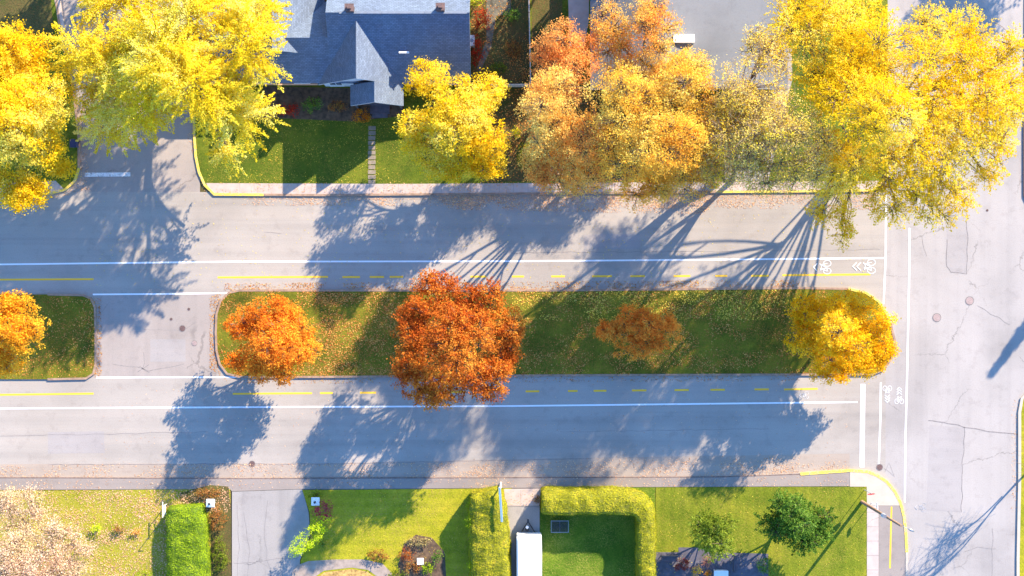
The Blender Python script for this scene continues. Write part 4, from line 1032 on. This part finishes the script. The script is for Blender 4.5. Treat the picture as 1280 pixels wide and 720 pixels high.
me.materials.clear(); me.materials.append(WHITE); to = link('lettering', me, pl); to.location = (0, -.060, 2.45); to.rotation_euler = (math.pi / 2, 0, 0)
# white marker post beside it
b = P(1089, 628); root = empty('marker_post', (b.x, b.y, .13), 'thin white marker post with a bar on the pale corner pavement', 'post')
m = MB(); m.tube([(0, 0, 0), (0, 0, 2.1)], [.03, .03], 8); m.build('post', WHITE, root)
m = MB(); m.box(-.03, -.35, 1.75, .03, .35, 2.05); m.build('panel', WHITE, root)

def lantern_post(px, py, label):
    b = P(px, py); root = empty('lantern_post', (b.x, b.y, .1), label, 'lamp post', 'white lantern posts at the driveway')
    m = MB(); m.box(-.2, -.2, 0, .2, .2, 1.25); m.build('pillar', WHITE, root)
    m = MB(); m.box(-.42, -.42, 1.25, .42, .42, 1.33)
    m.face([(-.42, -.42, 1.33), (.42, -.42, 1.33), (0, 0, 1.5)]); m.face([(.42, -.42, 1.33), (.42, .42, 1.33), (0, 0, 1.5)]); m.face([(.42, .42, 1.33), (-.42, .42, 1.33), (0, 0, 1.5)]); m.face([(-.42, .42, 1.33), (-.42, -.42, 1.33), (0, 0, 1.5)])
    m.build('cap', WHITE, root)
    m = MB(); m.tube([(0, 0, 1.45), (0, 0, 1.62), (0, 0, 1.86), (0, 0, 1.93)], [.06, .12, .14, .03], 6); m.build('lantern', DARKM, root)
lantern_post(267, 626, 'white capped lantern post left of the cracked driveway')
lantern_post(397, 624, 'white capped lantern post by the maroon shrub right of the driveway')

# white leaning pole at the hedge entrance
a = P(626, 603)
root = empty('white_pole', (a.x, a.y, .1), 'white post with a long white arm reaching over the end of the broad hedge', 'pole')
m = MB(); m.tube([(0, 0, 0), (0, 0, 3.7)], [.08, .07], 8); m.build('post', WHITE, root)
c1, c2 = P(624.5, 609, 3.75) - a, P(627.5, 652, 3.75) - a
m = MB(); m.tube([(c1.x, c1.y, 3.7), (c2.x, c2.y, 3.75)], [.12, .11], 8); m.build('arm', WHITE, root)
# white garden stand by the lime hedge
a = P(209, 642); root = empty('trellis', (a.x, a.y, .1), 'small white trellis standing at the top of the lime block hedge', 'trellis')
m = MB(); m.box(-.04, 0, 0, .02, .06, 1.5); m.build('post', WHITE, root)
m = MB(); m.box(-.04, 1.0, 0, .02, 1.06, 1.5); m.build('post', WHITE, root)
m = MB(); m.box(-.05, -.1, 1.5, .03, 1.5, 1.56); m.box(-.045, .06, 1.0, .015, 1.0, 1.05); m.box(-.045, .06, .5, .015, 1.0, .55); m.build('rail', WHITE, root)
# letter box whose shadow lies on the lawn
a = P(186, 672); root = empty('garden_post', (a.x, a.y, .1), 'thin dark garden post with a short arm on the leafy lawn', 'post')
m = MB(); m.tube([(0, 0, 0), (0, 0, .9)], [.035, .035], 6); m.build('post', DARKM, root)
m = MB(); m.tube([(0, 0, .9), (.55, .08, .9)], [.03, .03], 6); m.build('arm', DARKM, root)

# white trailer
a = P(660, 664); root = empty('white_trailer', (a.x, a.y, .1), 'white box trailer parked between the hedges', 'trailer')
m = MB(); n = 9; Lt = 6.2; prof = []
for k in range(n + 1):
    t = k / n; x = -1.2 + 2.55 * t; prof.append((x, 2.45 - .16 * (2 * t - 1) ** 2))
ys = [0, -.12, -.5, -2, -4, -6.0, -6.2]; dz = [-.35, -.08, 0, 0, 0, -.05, -.3]
ring = []
for y, d in zip(ys, dz):
    xs = 1 - (.04 if y == 0 else 0); ring.append([(-1.2 * xs + .04 * min(0, (y + 2)) * -.3, y, .45)] + [(x * xs + (.06 * (1 - abs(y + 2.6) / 3) if k > n * .7 else 0), y, z + d) for k, (x, z) in enumerate(prof)] + [(1.35 * xs, y, .45)])
for i in range(len(ring) - 1):
    for k in range(len(ring[0]) - 1): m.face([ring[i][k], ring[i][k + 1], ring[i + 1][k + 1], ring[i + 1][k]], smooth=True)
m.face(ring[0]); m.face(ring[-1][::-1])
m.build('body', TRAILW, root, merge=True)
m = MB(); m.box(-1.1, -4.72, 2.2, 1.28, -4.68, 2.46); m.build('roof_seam', SIDING, root)
m = MB(); m.box(-1.18, -6.1, .36, 1.33, -.05, .447); m.build('chassis', DARKM, root)
m = MB(); m.tube([(-.7, 0, .42), (0, 1.1, .42)], [.05, .05], 6); m.tube([(.7, 0, .42), (0, 1.1, .42)], [.05, .05], 6); m.box(-.09, 1.0, .37, .09, 1.35, .5); m.build('drawbar', DARKM, root)
m = MB(); m.tube([(-.1, .62, .02), (-.1, .62, .95)], [.045, .045], 8); m.tube([(-.1, .62, .95), (-.1, .62, 1.08)], [.17, .15], 8); m.build('jack', WHITE, root)
m = MB(); m.tube([(-.1, .35, .42), (-.1, .35, .55), (-.1, .35, .8), (-.1, .35, .86)], [.16, .21, .21, .08], 12); m.build('gas_bottle', DARKM, root)
for s in (-1.12, 1.24):
    m = MB(); m.tube([(s - .1, -3.6, .32), (s + .1, -3.6, .32)], [.32, .32], 16); wh = m.build('wheel', RUBBER, root)
    m = MB(); m.tube([(s - .11, -3.6, .32), (s + .11, -3.6, .32)], [.17, .17], 12); m.build('rim', METAL, wh)

# low metal grate table on the shaded lawn
a = P(699.5, 657); root = empty('garden_table', (a.x, a.y, .12), 'dark slatted garden table with a pale rim on the shaded lawn', 'table')
m = MB()
for k in range(9): m.box(-.82, -.52 + k * .122, .44, .82, -.44 + k * .122, .46)
m.build('table_top', DARKM, root)
m = MB(); m.box(-.92, -.62, .42, .92, -.56, .475); m.box(-.92, .56, .42, .92, .62, .475); m.box(-.92, -.56, .42, -.86, .56, .475); m.box(.86, -.56, .42, .92, .56, .475); m.box(-.03, -.55, .4, .03, .55, .438); m.build('rim', METAL, root)
for x in (-.86, .86):
    for y in (-.56, .56): m = MB(); m.tube([(x, y, 0), (x, y, .43)], [.03, .03], 6); m.build('leg', METAL, root)

# bins, boxes, urn, benches
a = P(96, 181); root = empty('wheeled_bin', (a.x, a.y, .12), 'dark blue wheeled bin at the kerb of the side street', 'bin')
m = MB(); 
lo = [(-.25, -.3, .08), (.25, -.3, .08), (.25, .3, .08), (-.25, .3, .08)]; hi = [(-.32, -.38, 1.0), (.32, -.38, 1.0), (.32, .38, 1.0), (-.32, .38, 1.0)]
m.face(lo[::-1]); m.face(hi)
for k in range(4): m.face([lo[k], lo[(k + 1) % 4], hi[(k + 1) % 4], hi[k]])
m.build('bin_body', BLUEBIN, root)
m = MB(); m.box(-.34, -.40, 1.003, .34, .42, 1.05); m.box(-.22, .42, .98, .22, .48, 1.02); m.build('lid', BLUEBIN, root)
for s in (-.27, .27): m = MB(); m.tube([(s - .03, .32, .12), (s + .03, .32, .12)], [.12, .12], 12); m.build('wheel', RUBBER, root)

a = P(590, 53); root = empty('air_conditioner', (a.x, a.y, .12), 'white cooling unit against the right wall of the house', 'air conditioner')
m = MB(); m.box(-.28, -.55, 0, .28, .55, .95); m.build('casing', WHITE, root)
m = MB(); m.tube([(0, .0, .953), (0, .0, .965)], [.2, .2], 16); m.build('fan_grille', METAL, root)

a = P(526, 700); root = empty('garden_urn', (a.x, a.y, .12), 'white square planter standing in the flower bed', 'planter')
m = MB(); lo = [(-.2, -.2, 0), (.2, -.2, 0), (.2, .2, 0), (-.2, .2, 0)]; hi = [(-.3, -.3, .5), (.3, -.3, .5), (.3, .3, .5), (-.3, .3, .5)]
m.face(lo[::-1])
for k in range(4): m.face([lo[k], lo[(k + 1) % 4], hi[(k + 1) % 4], hi[k]])
m.face(hi); m.build('pot', WHITE, root)
m = MB(); m.box(-.34, -.34, .5, .34, .34, .56); m.build('rim', WHITE, root)

a = P(900, 716); root = empty('storage_box', (a.x, a.y, .13), 'pale blue white storage box on the dark patio at the bottom edge', 'box')
m = MB(); m.box(-.7, -.6, 0, .7, .35, .55); m.build('box_body', SIDING, root)
m = MB(); m.face([(-.74, -.64, .56), (.74, -.64, .56), (.74, .39, .68), (-.74, .39, .68)]); m.box(-.74, -.64, .553, .74, -.6, .6); m.build('lid', WHITE, root)

def bench(px, py, rz, label):
    a = P(px, py); root = empty('patio_bench', (a.x, a.y, .13), label, 'bench', 'dark benches on the patio', rz)
    for k in range(4):
        pass
    m = MB()
    for k in range(5): m.box(-.85, -.3 + k * .12, .42, .85, -.2 + k * .12, .46)
    m.build('seat', SLATE, root)
    m = MB()
    for k in range(3): m.box(-.85, .33, .52 + k * .13, .85, .37, .62 + k * .13)
    m.build('backrest', SLATE, root)
    for x in (-.78, .78):
        m = MB(); m.box(x - .04, -.28, 0, x + .04, -.2, .42); m.build('leg', DARKM, root)
        m = MB(); m.box(x - .04, .26, 0, x + .04, .33, .9); m.build('leg', DARKM, root)
bench(836, 697, 0, 'dark patio bench beside the hedge on the dark patio')
bench(920, 703, math.radians(90), 'dark patio bench turned sideways below the olive bush')

a = P(748, 162); root = empty('garden_rail', (a.x, a.y, .12), 'short white rail showing between the golden trees', 'rail')
m = MB(); m.box(-.9, -.06, 7.0 - 6.1, .9, .06, 1.02); m.build('rail', WHITE, root)
for x in (-.8, .8): m = MB(); m.box(x - .05, -.05, 0, x + .05, .05, .9); m.build('post', WHITE, root)

# ------------------------------------------------------------------ fallen leaves
def inside(pts, X, Y):
    r = np.zeros(len(X), bool); n = len(pts)
    for i in range(n):
        x1, y1 = pts[i]; x2, y2 = pts[(i + 1) % n]
        c = ((y1 > Y) != (y2 > Y)); xx = (x2 - x1) * (Y - y1) / ((y2 - y1) if y2 != y1 else 1e-9) + x1
        r ^= c & (X < xx)
    return r
LITP = [(.28, .09, .03), (.42, .16, .04), (.54, .25, .06), (.62, .40, .12)]
LITY = [(.50, .30, .04), (.70, .52, .06), (.78, .62, .12)]
LITK = [(.42, .20, .10), (.62, .36, .20), (.74, .50, .30)]
def litter(poly, n, z, pal, size=.12, clus=.0, seed=0):
    rs = np.random.default_rng(seed); xs = [p[0] for p in poly]; ys = [p[1] for p in poly]
    X = rs.uniform(min(xs), max(xs), n * 3); Y = rs.uniform(min(ys), max(ys), n * 3); k = inside(poly, X, Y)
    if clus > 0:
        nz = np.array([mnoise.noise(Vector((x * .03, y * .05, seed))) for x, y in zip(X, Y)]); k &= rs.random(len(X)) < np.clip(.5 + nz * clus * 2, .02, 1)
    X, Y = X[k][:n], Y[k][:n]
    C = np.stack([(X - 640) / PPM, (360 - Y) / PPM, np.full(len(X), z) + rs.uniform(.005, .03, len(X))], 1)
    return C, lerp_pal(pal, rs.random(len(X))), np.full((len(X), 1), size)
parts = [
 litter(med_r, 15000, HK, LITP, .13, 1.3, 1), litter([(395, 366), (520, 366), (520, 468), (380, 468)], 3500, HK, LITP, .13, .8, 31), litter([(0, 369), (119, 372), (119, 470), (0, 473)], 1800, HK, LITP, .13, .6, 2),
 litter([(640, 365), (1000, 362), (1000, 400), (640, 400)], 2500, HK, LITY, .12, .8, 3),
 litter([(280, 354), (1000, 350), (1000, 362), (280, 363)], 2600, .004, LITP, .11, .6, 4),
 litter([(280, 472), (1000, 469), (1000, 476), (280, 480)], 900, .004, LITP, .11, .6, 5),
 litter([(540, 243), (900, 241), (880, 268), (560, 262)], 3500, .005, LITK, .11, .7, 41), litter([(268, 244), (1095, 240), (1095, 262), (268, 256)], 4200, .005, LITK, .11, .7, 6),
 litter([(268, 229), (1095, 227), (1095, 241), (268, 243)], 1500, HK, LITK, .11, .6, 7),
 litter([(0, 582), (600, 578), (1060, 568), (1060, 594), (600, 597), (0, 597)], 4200, .008, LITK, .11, .7, 8),
 litter([(0, 600), (1060, 596), (1060, 607), (0, 611)], 900, HK - .02, LITK, .11, .6, 9),
 litter([(0, 612), (215, 613), (225, 720), (0, 720)], 6500, HK, LITK, .13, .5, 10),
 litter([(215, 612), (288, 611), (288, 640), (215, 640)], 900, HK, LITK, .12, .3, 11),
 litter([(250, 150), (500, 150), (500, 229), (260, 229)], 1500, HK, LITY, .08, .6, 12),
 litter([(600, 110), (900, 118), (900, 228), (600, 229)], 6000, HK, LITP, .14, .5, 13),
 litter([(589, 0), (662, 0), (662, 108), (589, 108)], 1500, HK, LITP, .12, .5, 14),
 litter([(380, 613), (585, 612), (585, 700), (390, 700)], 500, HK, LITY, .08, .5, 15),
 litter([(820, 610), (1083, 608), (1083, 720), (820, 720)], 450, HK, LITY, .08, .5, 16),
 litter([(262, 372), (276, 366), (276, 470), (262, 460)], 700, .006, LITP, .11, .3, 17),
 litter([(117, 372), (126, 372), (128, 470), (118, 472)], 450, .006, LITP, .11, .3, 18),
 litter([(84, 130), (106, 130), (112, 238), (60, 250)], 900, .006, LITK, .12, .3, 19),
 litter([(240, 160), (262, 240), (256, 246), (234, 170)], 250, .006, LITK, .12, .3, 20),
 litter([(120, 250), (1100, 245), (1100, 355), (120, 360)], 900, .005, LITY, .10, .5, 21),
 litter([(120, 480), (1060, 476), (1060, 580), (120, 585)], 700, .005, LITK, .10, .5, 22),
 litter([(628, 612), (676, 611), (672, 632), (632, 632)], 150, HK, LITK, .10, .3, 23),
 litter([(990, 118), (1060, 150), (1098, 226), (900, 226)], 1600, HK, LITY, .13, .4, 24),
 litter([(1264, 500), (1274, 500), (1272, 640), (1264, 640)], 160, .006, LITK, .10, .3, 25),
]
C = np.concatenate([p[0] for p in parts]); cc = np.concatenate([p[1] for p in parts]); ss = np.concatenate([p[2] for p in parts])[:, 0]
o = leaf_mesh('fallen_leaves', C, ss[:, None] * .9, cc, up=3.0, aspect=.8, mat=LITTER)
tag(o, 'fallen orange and tan leaves scattered over lawns, median and gutters', 'fallen leaves', None, 'stuff')
